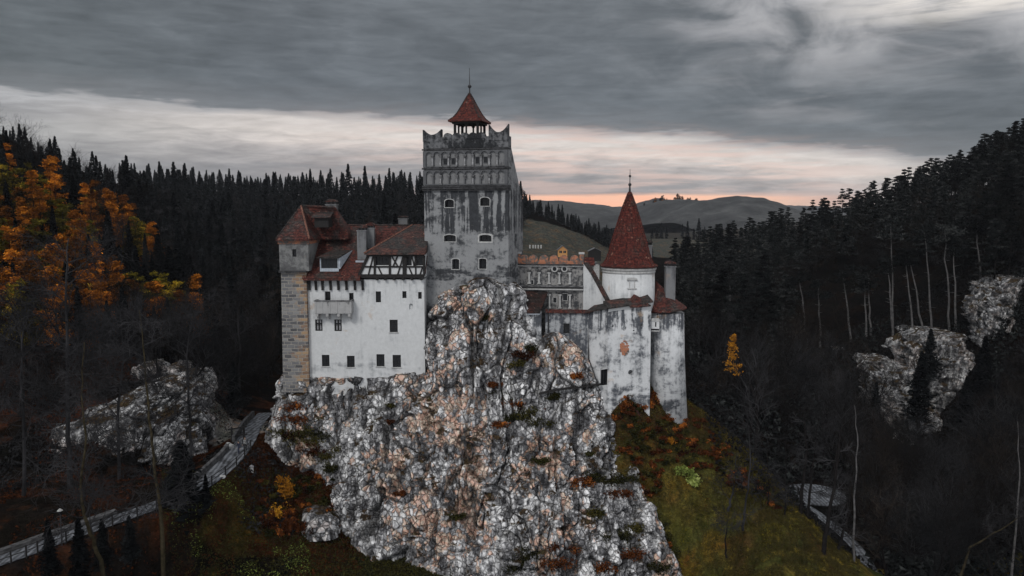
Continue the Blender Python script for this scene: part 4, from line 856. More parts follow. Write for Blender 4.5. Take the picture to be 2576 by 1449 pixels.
mb.build('tower_roof', M['tile'], up); stripe((e1, Ye, ze_ + .02), (r0, yr_, zr_), 0.11, par=up); stripe((e0, Ye, ze_ + .02), (r0, yr_, zr_), 0.09, m_='tile_dark', par=up); stripe((r0, yr_, zr_), (r1, yr_, zr_ - .2), 0.1, par=up, m_='tile_dark')
mb = MB(); Yd = LY_ + 1.6; a = px(791, 560, Yd)[0]; b = px(826, 560, Yd)[0]; mb.box(a, b, Yd, Yd + 3, zv(572, Yd), zv(546, Yd)); mb.add([(a - .3, Yd - .35, zv(548, Yd)), (b + .3, Yd - .35, zv(548, Yd)), (b + .2, Yd + 2.6, zv(530, Yd)), (a - .2, Yd + 2.6, zv(530, Yd)), (a - .3, Yd - .35, zv(546, Yd)), (b + .3, Yd - .35, zv(546, Yd)), (b + .2, Yd + 2.6, zv(528, Yd)), (a - .2, Yd + 2.6, zv(528, Yd))], [[3, 2, 1, 0], [4, 5, 6, 7], [0, 1, 5, 4], [1, 2, 6, 5], [2, 3, 7, 6], [3, 0, 4, 7]], 1); mb.build('dormer', [M['wood'], M['tile_dark']], up)
# ------------------------------------------------ arcaded gallery right of the keep
G = Fac(px(1297, 700, 95.3), px(1467, 700, 94.3)); gz = lambda v: G.st(1382, v)[1]
mb = MB(); G.box(mb, 0, G.L, 40, gz(664), 0, -3.0); gal = mb.build('arcaded_gallery', M['gallery'], castle, 'sooty wall with two rows of blind arches right of the keep'); 
au = [1318.5, 1344.4, 1369.4, 1394.3, 1420.3, 1446.2]
cut = MB()
for vt, vb in ((672, 716), (731, 778)):
    for j, u in enumerate(au):
        s = G.st(u, 700)[0]; G.prism(cut, archpoly(s - 0.54, s + 0.54, gz(vb), gz(vt), 0.5)[::-1], 0.5, -0.16)
carve(gal, cut)
for u in (1395, 1420):
    s, z = G.st(u, 676.5); mb = MB(); mb.tube(G.pt(s, z, 0.03), G.pt(s, z, -0.3), 0.40, 0.40, 16, 0); mb.tube(G.pt(s, z, 0.05), G.pt(s, z, -0.3), 0.25, 0.25, 16, 1); mb.build('oculus', [M['rim'], M['pane']], gal)
for (a, b, c, d) in ((1336, 705, 1341.6, 717), (1391.6, 748.6, 1399.5, 761.6), (1416, 739, 1427, 756)):
    aa, bb, z0, z1 = G.rect(a, b, c, d); mb = MB(); G.box(mb, aa, bb, z0, z1, -0.13, -0.3, 0); f = 0.06
    for q in ((aa - f, aa, z0, z1), (bb, bb + f, z0, z1), (aa - f, bb + f, z0 - f, z0 - .003), (aa - f, bb + f, z1 + .003, z1 + f)): G.box(mb, *q, -0.09, -0.3, 1)
    mb.build('window', [M['pane'], M['rim']], gal)
for row, (v0, v1, us) in enumerate(((686, 714, (1331.4, 1356.4, 1381.4, 1407.3, 1433.6)), (741, 775, (1357, 1382.3, 1409.2, 1434.2)))):
    for u in us:
        s = G.st(u, 700)[0]; mb = MB(); zt_ = gz(v0); zb = gz(v1); mb.tube(G.pt(s, zb + .15, 0.14), G.pt(s, zt_ - .1, 0.14), 0.15, 0.12, 8); G.box(mb, s - .2, s + .2, zb, zb + .15, 0.3, 0.003); G.box(mb, s - .19, s + .19, zt_ - .1, zt_ + .12, 0.28, 0.003)
        G.box(mb, s - .27, s + .27, zt_ + .122, zt_ + .26, 0.36, 0.003, 1); mb.build('column', [M['rim'], M['cornice']], gal)
for v, h, pr, m_ in ((665.5, .16, .28, 'cornice'), (669, .12, .16, 'rim'), (719, .18, .35, 'capital'), (723.5, .12, .26, 'cornice'), (727, .14, .4, 'rim')):
    z = gz(v); mb = MB(); G.box(mb, -.05, G.L + .02, z - h / 2, z + h / 2 - .003, pr, 0.004); mb.build('string_course', M[m_], gal)
mb = MB(); G.box(mb, 0, G.L, gz(663.8), gz(656), 0.05, -0.45); mb.build('parapet', M['brick'], gal)
for u in (1318.5, 1341.5, 1368, 1393.5, 1418, 1445):
    s = G.st(u, 650)[0]; mb = MB(); G.prism(mb, archpoly(s - .53, s + .53, gz(659), gz(641.5), .5, 10)[::-1], 0.09, -0.4); mb.build('merlon', M['brick'], gal)
for u in (1304, 1463):
    s = G.st(u, 650)[0]; mb = MB(); G.box(mb, s - .24, s + .24, gz(664), gz(639), 0.15, -0.5, 0); G.box(mb, s - .34, s + .34, gz(638.8), gz(634.5), 0.25, -0.6, 1); mb.build('pedestal', [M['brick'], M['rim']], gal)
# triangular buttress wall between gallery and round tower
B = Fac(px(1466, 720, 94.2), px(1530, 720, 91.9)); bz = lambda u, v: B.st(u, v)
p = [bz(1466.5, 800), bz(1540, 800), bz(1530, 770), bz(1508, 730), bz(1486, 689), bz(1467.5, 662)]
mb = MB(); B.prism(mb, p[::-1], 0.0, -0.6); bt = mb.build('raking_wall', M['white'], castle, 'white wall with a sloping top beside the round tower')
mb = MB()
for (q0, q1) in zip(p[2:-1], p[3:]): B.prism(mb, [(q0[0] + .10, q0[1] - .03), (q0[0] + .22, q0[1] + .10), (q1[0] + .22, q1[1] + .10), (q1[0] + .08, q1[1] - .03)], 0.1, -0.7)
mb.build('coping', M['tile_dark'], bt)
mb = MB(); Yq = 99; a = px(1472, 660, Yq)[0]; b = px(1494, 660, Yq)[0]; mb.box(a, b, Yq, Yq + 2, zv(760, Yq), zv(667, Yq), 0); mb.add([(a - .15, Yq - .2, zv(667.5, Yq)), (b + .15, Yq - .2, zv(667.5, Yq)), (b + .15, Yq + 2.2, zv(667, Yq)), (a - .15, Yq + 2.2, zv(667, Yq)), (a, Yq + 1, zv(648, Yq)), (b + .1, Yq + 1, zv(649, Yq))], [[0, 1, 5, 4], [2, 3, 4, 5], [1, 2, 5], [3, 0, 4], [3, 2, 1, 0]], 1); mb.build('rear_turret', [M['gallery'], M['tile_cone']], castle, 'small red roofed turret behind the arcaded gallery')
# ------------------------------------------------ small dark roof and wall below it
SY = 91.6; S = Fac(px(1302, 800, SY), px(1362, 800, SY)); mb = MB(); x0, x1 = S.A.x, S.B.x
mb.hexa([(x0, SY, 41), (x1, SY, 41), (x1, SY + 3.4, 41), (x0, SY + 3.4, 41), (x0, SY, zv(790, SY)), (x1, SY, zv(790, SY)), (x1, SY + 3.3, zv(738, SY + 3.3)), (x0, SY + 3.3, zv(738, SY + 3.3))])
sw = mb.build('low_annex', M['stain'], castle, 'low stained annex with a dark lean-to roof'); cut = MB(); window(S, sw, cut, 1340, 828.5, 1344.5, 835.5, .3, 0, (0, 0), .03); carve(sw, cut)
mb = MB(); q = [P(1306, 790, SY - .3), P(1358, 790, SY - .3), P(1378.5, 737, SY + 3.3), P(1315.5, 736.5, SY + 3.3)]; mb.hexa([tuple(p_ + Vector((0, 0, .03))) for p_ in q] + [tuple(p_ + Vector((0, 0, .2))) for p_ in q]); mb.build('annex_roof', M['tile_old'], sw)
mb = MB(); mb.tube(tuple(P(1306, 790.5, SY - .36)), tuple(P(1358, 790.5, SY - .36)), .06, .06, 6); mb.build('gutter', M['gutter'], sw)
# ------------------------------------------------ terrace wall, polygonal bastion
T1 = Fac(px(1372, 850, 91.8), px(1479, 850, 91.4)); mb = MB(); T1.box(mb, 0, T1.L, 39.5, T1.st(1430, 787)[1], 0, -3.6); tw1 = mb.build('terrace_wall', M['stain2'], castle, 'dark stained terrace wall below the arcaded gallery'); cut = MB()
window(T1, tw1, cut, 1417.5, 813.5, 1432.7, 839, .4, 0, (0, 1)); carve(tw1, cut)
mb = MB(); z = T1.st(1430, 787)[1]; mb.prism([T1.pt(0, z_, d) for d, z_ in ((.3, z - .02), (.3, z + .08), (-.2, z + .38), (-.8, z + .08), (-.8, z - .0))][::-1], [T1.pt(T1.L + .3, z_, d) for d, z_ in ((.3, z - .02), (.3, z + .08), (-.2, z + .38), (-.8, z + .08), (-.8, z - .0))][::-1]); mb.build('coping', M['tile'], tw1)
mb = MB(); mb.tube(T1.pt(.35, z + .2, .12), T1.pt(.35, z - 4, .12), .07, .07, 6); mb.tube(T1.pt(.35, z + 2.6, -.6), T1.pt(.35, z + .2, .12), .06, .06, 6); mb.build('downpipe', M['metal'], tw1)
# bastion: three upright faces, tops stepping up to the right, slightly battered
bp = [(1478, 91.4, 787, 1496), (1529, 89.7, 777, 1530), (1638, 90.6, 760, 1634)]
bt_ = []; bb_ = []
for (u, Y, v, ub) in bp:
    t_ = P(u, v, Y); bt_.append((t_.x, t_.y, t_.z)); b_ = P(ub, 1060, Y - 1.0); bb_.append((b_.x, b_.y, b_.z - 1.5))
back = [(bt_[2][0] - .2, 97), (bt_[0][0], 97)]
Vb = bb_ + [(back[0][0], back[0][1], 34), (back[1][0], back[1][1], 34)]; Vt = bt_ + [(back[0][0], back[0][1], bt_[2][2]), (back[1][0], back[1][1], bt_[0][2])]
mb = MB(); mb.prism(Vb, Vt); bas = mb.build('bastion', M['stain'], castle, 'tall blotchy white bastion at the foot of the round tower')
B1 = Fac(bt_[0][:2], bt_[1][:2]); B2 = Fac(bt_[1][:2], bt_[2][:2])
cut = MB()
Bd = Fac((bt_[0][0], bt_[0][1] - .45), (bt_[1][0], bt_[1][1] - .62))
a0, a1, z0, z1 = Bd.rect(1506.6, 929, 1526.2, 975); Bd.prism(cut, [(a0, z0 - .0), (a1, z0 + .3), (a1, z1 + .2), (a0, z1 - .15)][::-1], 1.2, -.75)
for u, v, r in ((1569.5, 826, .26), (1613, 818, .16), (1593, 831, .10), (1582.5, 934.5, .30), (1541, 820, .12)):
    s, z = B2.st(u, v); cut.tube(B2.pt(s, z, 1.6), B2.pt(s, z, -.2), r, r, 12)
carve(bas, cut)
mb = MB(); Bd.box(mb, a0, a1, z0, z1, -.5, -.7, 0)
for k in range(4): c = a0 + (a1 - a0) * k / 3; Bd.box(mb, c - .04, c + .04, z0, z1, -.44, -.5, 1)
mb.build('doorway', [M['pane'], M['wood']], bas)
# tiled coping with a little gable
mb = MB(); w0, w1 = .45, -.5
for A_, B_, h in ((bt_[0], bt_[1], .18), (bt_[1], bt_[2], .18)):
    fc = Fac(A_[:2], B_[:2]); a_ = A_[2] + .003; b_ = B_[2] + .003
    mb.hexa([fc.pt(-.1, a_, w0), fc.pt(fc.L + .1, b_, w0), fc.pt(fc.L + .1, b_ + .3, -1.6), fc.pt(-.1, a_ + .3, -1.6), fc.pt(-.1, a_ + .16, w0), fc.pt(fc.L + .1, b_ + .16, w0), fc.pt(fc.L + .1, b_ + .75, -1.6), fc.pt(-.1, a_ + .75, -1.6)])
mb.build('coping', M['tile_dark'], bas)
mb = MB(); s0, z_ = B2.st(1582, 766); s1, _ = B2.st(1634, 763); sm, zm = B2.st(1603, 744); z2 = z_ + .05
mb.add([B2.pt(s0, z_ - .25, .52), B2.pt(s1, z_ - .1, .52), B2.pt(sm, zm, .2), B2.pt(s0, z_ - .1, -1.8), B2.pt(s1, z_ + .05, -1.8), B2.pt(sm, zm + .1, -1.8), B2.pt(s0, z_ - .25 - .12, .5), B2.pt(s1, z_ - .22, .5)], [[0, 1, 2], [0, 2, 5, 3], [1, 4, 5, 2], [6, 7, 1, 0], [3, 5, 4]]); mb.build('gable', M['tile'], bas)
mb = MB(); fc = B2; mb.hexa([fc.pt(.05, bt_[1][2] - .35, .12), fc.pt(fc.L, bt_[2][2] - .35, .12), fc.pt(fc.L, bt_[2][2] - .35, -.1), fc.pt(.05, bt_[1][2] - .35, -.1), fc.pt(.05, bt_[1][2] - .0, .12), fc.pt(fc.L, bt_[2][2] - .0, .12), fc.pt(fc.L, bt_[2][2] - .0, -.1), fc.pt(.05, bt_[1][2] - .0, -.1)]); mb.build('eaves_moulding', M['white'], bas)
# patch of bare rubble and the brick relieving arch
rr = np.random.RandomState(4); s, z = B2.st(1568.5, 874); mb = MB()
for k in range(60):
    a = rr.uniform(0, 6.283); r = math.sqrt(rr.uniform(0, 1)); x_ = s + .48 * r * math.cos(a); zz = z + .92 * r * math.sin(a); d_ = .33 + (bt_[0][2] - zz) * 0.0; q = rr.uniform(.09, .15)
    off = (B2.st(1568, 770)[1] - zz) / (B2.st(1568, 770)[1] - 33.5)  # follow the batter
    B2.box(mb, x_ - q, x_ + q, zz - q * .7, zz + q * .7, 1.0 * off + .06, 1.0 * off - .12)
mb.build('bare_masonry', M['brick'], bas)
mb = MB(); s, z = B2.st(1577, 1046)
for k in range(16):
    t0 = math.pi * k / 16; t1 = math.pi * (k + .9) / 16; P4 = [(s + math.cos(t) * rx, z + math.sin(t) * rz) for t, rx, rz in ((t0, 1.0, 1.2), (t0, 1.22, 1.42), (t1, 1.22, 1.42), (t1, 1.0, 1.2))]; B2.prism(mb, P4[::-1], 1.25, .7)
mb.build('brick_arch', M['tile'], bas)
# ------------------------------------------------ round tower with cone roof
cY = 94.7; RX = px(1581, 700, cY)[0]; RR = 3.17
mb = MB(); mb.lathe((RX, cY), [(RR + .1, 46), (RR, zv(690, cY - RR))], 48); rt = mb.build('round_tower', M['white'], castle, 'white round tower under the tall red cone roof', True)
try: rt.data.shade_auto_smooth
except Exception: pass
mb = MB(); z = zv(690, cY - RR); mb.lathe((RX, cY), [(RR + .05, z), (RR + .1, z + .12), (RR + .05, z + .2), (RR + .05, z + .28), (RR + .18, z + .42), (RR + .22, z + .58), (RR + .05, z + .66)], 48); mb.build('cornice', M['rim'], rt, smooth=False)
s_, z_ = None, None
RF = Fac((RX - 5, cY - RR * .985), (RX + 5, cY - RR * .985)); a0, a1, z0, z1 = RF.rect(1585, 711, 1594.8, 724); cut = MB(); RF.box(cut, a0, a1, z0, z1, .8, -.35); carve(rt, cut)
mb = MB(); RF.box(mb, a0, a1, z0, z1, -.28, -.38, 0); 
RF.prism(mb, archpoly(a0 - .38, a1 + .38, z1 + .3, z1 + .62, .25, 8)[::-1], .22, -.1, 1); RF.box(mb, a0 - .3, a1 + .3, z0 - .16, z0 - .05, .16, -.1, 1); RF.box(mb, a0 - .12, a0 - .003, z0 - .04, z1 + .1, .08, -.1, 1); RF.box(mb, a1 + .003, a1 + .12, z0 - .04, z1 + .1, .08, -.1, 1); mb.build('window', [M['pane'], M['rim']], rt)
z0 = zv(674.5, cY - RR - .3); sc_ = cY / F
prof = [(71, 674.5), (70.5, 672), (64, 664), (57, 653), (50, 633), (44.5, 611), (36, 582), (25.8, 548), (17, 520), (9, 498), (3.2, 483)]
NS = 16; mb = MB(); pr = [(r * sc_, zv(v, cY)) for r, v in prof]; pr[0] = (3.5, z0); pr[1] = (3.48, z0 + .12); mb.lathe((RX, cY), [(x / math.cos(math.pi / NS) * (.99), z) for x, z in pr], NS, 0, .1)
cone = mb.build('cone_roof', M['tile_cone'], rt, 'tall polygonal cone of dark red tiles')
mb = MB()
for k in range(NS):
    a = .1 + 2 * math.pi * k / NS
    for (r0_, z0_), (r1_, z1_) in zip(pr[1:-1], pr[2:]):
        n_ = max(2, int((z1_ - z0_) / .35)); r0c = r0_ / math.cos(math.pi / NS) * .99; r1c = r1_ / math.cos(math.pi / NS) * .99
        for q in range(n_):
            t0 = q / n_; t1 = (q + 1) / n_; ra = r0c + (r1c - r0c) * t0; rb = r0c + (r1c - r0c) * t1
            mb.tube((RX + ra * math.cos(a), cY + ra * math.sin(a), z0_ + (z1_ - z0_) * t0), (RX + rb * math.cos(a), cY + rb * math.sin(a), z0_ + (z1_ - z0_) * t1), .10, .06, 5)
mb.build('ridge_tiles', M['tile_cone'], rt)
mb = MB(); zz = lambda v: zv(v, cY); mb.tube((RX, cY, zz(486)), (RX, cY, zz(465)), .16, .08, 8); mb.lathe((RX, cY), [(.02, zz(469)), (.15, zz(467.5)), (.21, zz(464.4)), (.15, zz(461.5)), (.02, zz(460))], 12); mb.lathe((RX, cY), [(.02, zz(446.5)), (.12, zz(445.5)), (.16, zz(443)), (.12, zz(440.5)), (.02, zz(439.5))], 12); mb.tube((RX, cY, zz(462)), (RX, cY, zz(425)), .06, .02, 6); mb.build('finial', M['metal'], rt)
chimney(1627, 1641, 604, 700, 97, rt, 'chimney', 'tile_dark')
# ------------------------------------------------ right tower
tY = 93.6; TX = px(1678, 800, tY)[0]; mb = MB(); zt_ = zv(790, tY - 2)
mb.lathe((TX, tY), [(2.75, 32), (2.15, 42.5), (2.02, zt_), ], 40, sk=[(.10, 0), (.05, 0), (0, 0)])
rtw = mb.build('corner_tower', M['stain'], castle, 'rounded stained tower at the right end of the castle', True)
Q = Fac((TX - 5, tY - 2.0), (TX + 5, tY - 2.0)); cut = MB()
for (a, b, c, d) in ((1686.5, 808, 1690, 822), (1681, 838, 1684, 841)):
    a0, a1, z0, z1 = Q.rect(a, b, c, d); Q.box(cut, a0, a1, z0, z1, .8, -.3)
carve(rtw, cut)
mb = MB(); Q2 = Fac(px(1637, 820, 91.2), px(1660, 820, 91.0)); a0, a1, z0, z1 = Q2.rect(1637.5, 806.5, 1658.5, 831)
q = Q2; q.box(mb, a0, a1, z0, z1, .25, -2.2, 0); q.prism(mb, [(a0 - .05, z0 - .002), (a0 - .05, z0 - .1), (a1 + .05, z0 - .1), (a1 + .05, z0 - .002)], .35, -.3, 1); q.prism(mb, [(a0 - .1, z1 + .002), (a1 + .1, z1 + .002), (a1 - .1, z1 + .28), (a0 + .1, z1 + .28)][::-1], .34, -.3, 1); q.box(mb, a0 + .5, a1 - .35, z0 + .45, z1 - .12, .262, .2, 2); q.box(mb, a0 + .02, a1 - .02, z0 + .02, z0 + .22, .262, .2, 2); mb.build('garderobe', [M['white'], M['rim'], M['pane']], rtw)
apx = P(1650, 706, 95.2); ring = []; mb = MB(); n = 26; ez = []
for k in range(n):
    a = 2 * math.pi * k / n + .2; x = TX + 2.32 * math.cos(a); y = tY + 2.32 * math.sin(a); zz_ = zv(788, tY - 2.3) + (x - TX + 2.3) * .11; ring.append((x, y, zz_))
v0 = ring + [(x, y, z - .15) for x, y, z in ring] + [(apx.x, apx.y, apx.z)] + [(x * .55 + apx.x * .45, y * .55 + apx.y * .45, z * .62 + apx.z * .38) for x, y, z in ring]
mb.add(v0, [[k, (k + 1) % n, 2 * n + 1 + (k + 1) % n, 2 * n + 1 + k] for k in range(n)] + [[2 * n + 1 + k, 2 * n + 1 + (k + 1) % n, 2 * n] for k in range(n)] + [[n + k, n + (k + 1) % n, (k + 1) % n, k] for k in range(n)] + [[n + k for k in range(n)][::-1]]); mb.build('tower_roof', M['tile'], rtw, 'spreading red tiled roof with a tall chimney')
chimney(1676.5, 1700.5, 657, 775, 93.2, rtw, 'chimney', 'tile')
# ------------------------------------------------ plank footbridge to the doorway
mb = MB(); p0 = P(1356, 990, 88.0); p1 = P(1400, 980, 88.0); p2 = P(1512, 966, 89.2)
pa = [p0, p1, p2]
for a, b in zip(pa[:-1], pa[1:]):
    mb.hexa([(a.x, a.y - .25, a.z - .1), (b.x, b.y - .25, b.z - .1), (b.x, b.y + .35, b.z - .1), (a.x, a.y + .35, a.z - .1), (a.x, a.y - .25, a.z + .05), (b.x, b.y - .25, b.z + .05), (b.x, b.y + .35, b.z + .05), (a.x, a.y + .35, a.z + .05)])
fb = mb.build('footbridge', M['wood']); tag(fb, 'thin dark plank footbridge crossing the rock to the doorway', 'footbridge')
mb = MB(); a = P(1480, 970, 88.6); b = P(1469, 990, 88.4); mb.tube(tuple(a), tuple(b), .06, .06, 6); a = P(1482, 905, 89.6); b = P(1506, 972, 89.0); mb.tube(tuple(a), tuple(b), .07, .07, 6); mb.build('strut', M['metal'], fb)
# ================================================================== vegetation
def tri_cloud(cent, size, nrm=None, rs=RS, aspect=1.0, flat=0.0, sub=1):
    n = len(cent); a = rs.normal(size=(n, 3)); a[:, 2] *= (1 - flat); a /= np.linalg.norm(a, axis=1, keepdims=True) + 1e-9
    b = rs.normal(size=(n, 3)); b[:, 2] *= (1 - flat); b -= (b * a).sum(1, keepdims=True) * a; b /= np.linalg.norm(b, axis=1, keepdims=True) + 1e-9
    s = np.asarray(size).reshape(-1, 1) * np.ones((n, 1))
    V = np.stack([cent - a * s * 0.6 - b * s * 0.28 * aspect, cent - a * s * 0.5 + b * s * 0.30 * aspect, cent + a * s * 0.65], 1).reshape(-1, 3)
    return V, np.arange(n * 3).reshape(n, 3)
def cone_trunk(h, r, n=6, bend=0.0, rs=RS, seg=5):
    mb = MB(); p = Vector((0, 0, -0.5)); 
    for k in range(seg):
        t0 = k / seg; t1 = (k + 1) / seg; q = Vector((bend * math.sin(t1 * 2.2) , bend * 0.5 * math.sin(t1 * 3.1), h * t1)); mb.tube(p, q, r * (1 - t0 * .88), r * (1 - t1 * .88), n, cap=False); p = q
    return mb
def mesh_mb(name, mb, m_): return mesh_np(name, np.array(mb.v), mb.f, m_, smooth=False)
def spruce_cloud(h, R, n, rs, tiers=11, tsize=0.5, z0=0.08):
    t = rs.uniform(0, 1, n) ** 0.75; ti = np.floor(t * tiers) / tiers; fr_ = t * tiers - np.floor(t * tiers)
    ang = rs.uniform(0, 2 * math.pi, n); lump = 0.75 + 0.35 * np.sin(ang * 3 + ti * 31) * np.sin(ang * 2 + ti * 17)
    rad = R * (1 - t) ** 0.85 * (0.55 + 0.45 * (1 - fr_)) * lump + 0.05; r = rad * np.sqrt(rs.uniform(0.08, 1, n))
    z = h * (z0 + (1 - z0) * t) - 0.30 * r + 0.02
    return np.stack([r * np.cos(ang), r * np.sin(ang), z], 1), tsize * (1 - 0.45 * t)
def mk_tree(name, trunk_me, crown_me, loc=(0, 0, -500)):
    e = bpy.data.objects.new(name, None); t = bpy.data.objects.new('trunk', trunk_me) if trunk_me else None; c = bpy.data.objects.new('crown', crown_me) if crown_me else None
    for o in (t, c):
        if o: o.parent = e
    return [e, t, c]
def spawn(proto, x, y, z, s, rz, label, cat, group, tilt=(0, 0), sz=None):
    e, t, c = proto; r = e.copy(); COL.objects.link(r); r.location = (x, y, z); r.scale = (s, s, sz or s); r.rotation_euler = (tilt[0], tilt[1], rz)
    for o in (t, c):
        if o: q = o.copy(); q.parent = r; COL.objects.link(q)
    tag(r, label, cat, group); return r
REQ = []
def req(kind, proto, x, y, z, s, rz, label, group, hgt=13, far=False, sz=None, bonus=0): REQ.append((s * hgt / y + bonus, kind, proto, x, y, z, s, rz, label, group, far, sz))
def single(name, me, x, y, z, s, rz, label, cat, group, sz=None):
    o = bpy.data.objects.new(name, me); COL.objects.link(o); o.location = (x, y, z); o.scale = (s, s, sz or s); o.rotation_euler = (0, 0, rz); tag(o, label, cat, group); return o
def joinmesh(name, parts, mats):
    V = []; Fc = []; mi = []; b = 0
    for v, f, m_ in parts:
        V.append(np.asarray(v)); Fc += (np.asarray(f) + b).tolist() if isinstance(f, np.ndarray) else [[i + b for i in q] for q in f]; mi += [m_] * len(f); b += len(v)
    return mesh_np(name, np.concatenate(V), Fc, mats, mi)
# --- prototypes
SPR = []
for k in range(4):
    rs = np.random.RandomState(100 + k); c, s = spruce_cloud(14, 2.5 + 0.4 * k, 1500, rs, 12 + k, 0.75); v, f = tri_cloud(c, s, rs=rs, aspect=1.3, flat=0.45)
    SPR.append(mk_tree('spruce_tree', mesh_mb('trunk', cone_trunk(13.5, 0.22), M['bark']), mesh_np('crown', v, f, M['spruce'])))
SPRF = []
for k in range(3):
    rs = np.random.RandomState(120 + k); c, s = spruce_cloud(14, 2.6 + 0.7 * k, 520, rs, 9, 1.15); v, f = tri_cloud(c, s, rs=rs, aspect=1.4, flat=0.45); SPRF.append((v, f))
SPRM = [mesh_np('far_spruce', v, f, M['spruce']) for v, f in SPRF]
PIN = []
for k in range(4):
    rs = np.random.RandomState(140 + k); h = 15.0; mb = cone_trunk(h * 0.97, 0.26, 6, 0.3); cs = []; ss = []
    for j in range(27):
        t = 0.36 + 0.64 * (j / 26.0) ** 0.85; a = rs.uniform(0, 6.28); R_ = (1.04 - t) * 4.6 * rs.uniform(0.45, 1.2) + 0.25; z = h * t + rs.uniform(-.3, .3)
        ex = Vector((R_ * math.cos(a), R_ * math.sin(a), z + R_ * 0.18)); mb.tube((0, 0, z - R_ * 0.1), ex, 0.07, 0.03, 4, cap=False)
        for cen, rr_ in ((ex * 0.98, 1.15), (ex * 0.7 + Vector((0, 0, z * 0.3 + .1)), 0.8)):
            n = 70; p = rs.normal(size=(n, 3)) * np.array([0.50, 0.50, 0.11]) * rr_ * (0.45 + 0.75 * (1 - t)) ; cs.append(p + np.array([ex.x * (0.95 if rr_ > 1.1 else 0.6), ex.y * (0.95 if rr_ > 1.1 else 0.6), z + R_ * 0.15 + 0.15])); ss.append(np.full(n, 0.34))
    v, f = tri_cloud(np.concatenate(cs), np.concatenate(ss), rs=rs, aspect=1.3, flat=0.3)
    PIN.append(mk_tree('pine_tree', mesh_mb('trunk', mb, M['bark']), mesh_np('crown', v, f, M['pine'])))
def broad_cloud(h, R, rs, n, nb=26, tsize=0.42, conic=0.4, z0=0.10):
    cs = []; 
    for j in range(nb):
        t = rs.uniform(0, 1); a = rs.uniform(0, 6.28); rr_ = R * (1 - conic * t) * math.sqrt(max(0.05, 1 - (t * 1.05 - 0.35) ** 2 * 1.2)) * rs.uniform(0.35, 1.0)
        c = np.array([rr_ * math.cos(a), rr_ * math.sin(a), h * (z0 + (1 - z0) * t)]); m_ = n // nb
        cs.append(c + rs.normal(size=(m_, 3)) * np.array([0.85, 0.85, 0.42]) * R * 0.24 * (1.2 - 0.6 * t))
    c = np.concatenate(cs); return c, np.full(len(c), tsize)
def leafy(name, mkey, seeds, h=12, R=3.2, n=1500, tsize=0.45, conic=0.45):
    L_ = []
    for k in seeds:
        rs = np.random.RandomState(k); c, s = broad_cloud(h, R, rs, n, 30, tsize, conic); v, f = tri_cloud(c, s, rs=rs, aspect=1.1, flat=0.35)
        mb = cone_trunk(h * 0.9, 0.2, 5, 0.25); L_.append(mk_tree(name, mesh_mb('trunk', mb, M['bark']), mesh_np('crown', v, f, M[mkey])))
    return L_
LAR = leafy('larch_tree', 'larch', (200, 201, 202), 13, 2.9, 2300, 0.40, 0.75)
YEL = leafy('beech_tree', 'yellow', (210, 211, 212), 11, 3.4, 2300, 0.40, 0.4)
def bare_mesh(seed, h=12, spread=0.9, depth=5, r0=0.20, first=0.35, lean=0.0, up=0.25):
    rs = np.random.RandomState(seed); tb = MB(); tw_ = MB()
    def grow(p, d, L_, r, lvl):
        seg = 3 if lvl < 2 else 2; q = p; dd = d
        for k in range(seg):
            dd = (dd + Vector(rs.normal(size=3) * 0.11) + Vector((0, 0, 0.04))).normalized(); q2 = q + dd * (L_ / seg); rr = r * (1 - 0.33 * k / seg); r2 = r * (1 - 0.33 * (k + 1) / seg)
            (tb if lvl < 2 else tw_).tube(q, q2, rr, r2, 5 if lvl == 0 else 3, cap=False)
            if lvl < depth and (lvl > 0 or (k + 1) / seg > first):
                for _ in range(2 if lvl < 3 else 2):
                    ax = Vector(rs.normal(size=3)); sd_ = dd.cross(ax).normalized(); nd = (dd * (1 - 0.42 * spread) + sd_ * spread * rs.uniform(0.5, 1.0) + Vector((0, 0, up * rs.uniform(0, 1)))).normalized()
                    grow(q2, nd, L_ * rs.uniform(0.48, 0.74), max(0.012, r2 * 0.58), lvl + 1)
            q = q2
        if lvl < depth and lvl == 0: grow(q, dd, L_ * 0.6, r2 * .8, 1)
    grow(Vector((0, 0, -0.4)), Vector((lean, 0, 1)).normalized(), h * 0.55, r0, 0)
    return tb, tw_
BAR = []
for k in range(5):
    tb, tw_ = bare_mesh(300 + k, 13, 0.85, 4, 0.17 + 0.02 * k, 0.3); BAR.append(mk_tree('bare_tree', mesh_mb('trunk', tb, M['bark']), mesh_mb('crown', tw_, M['twig'])))
BARB = [mk_tree('bare_tree', p_[1].data, (lambda me: (me.materials.clear(), me.materials.append(M['twig_brown']), me)[2])(p_[2].data.copy())) for p_ in BAR[:3]]
RNDF = []
for k in range(3):
    rs = np.random.RandomState(400 + k); c, s = broad_cloud(12, 3.6, rs, 900, 22, 0.55, 0.2, 0.2); v, f = tri_cloud(c, s, rs=rs, aspect=0.35); tb = cone_trunk(9, .2, 4, .3); RNDF.append((v, f))
RND = [mesh_np('broadleaf_crown', v, f, M['twig'] if k != 1 else M['twig_brown']) for k, (v, f) in enumerate(RNDF)]
BARL = [mk_tree('bare_tree', p_[1].data, (lambda me: (me.materials.clear(), me.materials.append(M['twiglight']), me)[2])(p_[2].data.copy())) for p_ in BAR[2:5]]
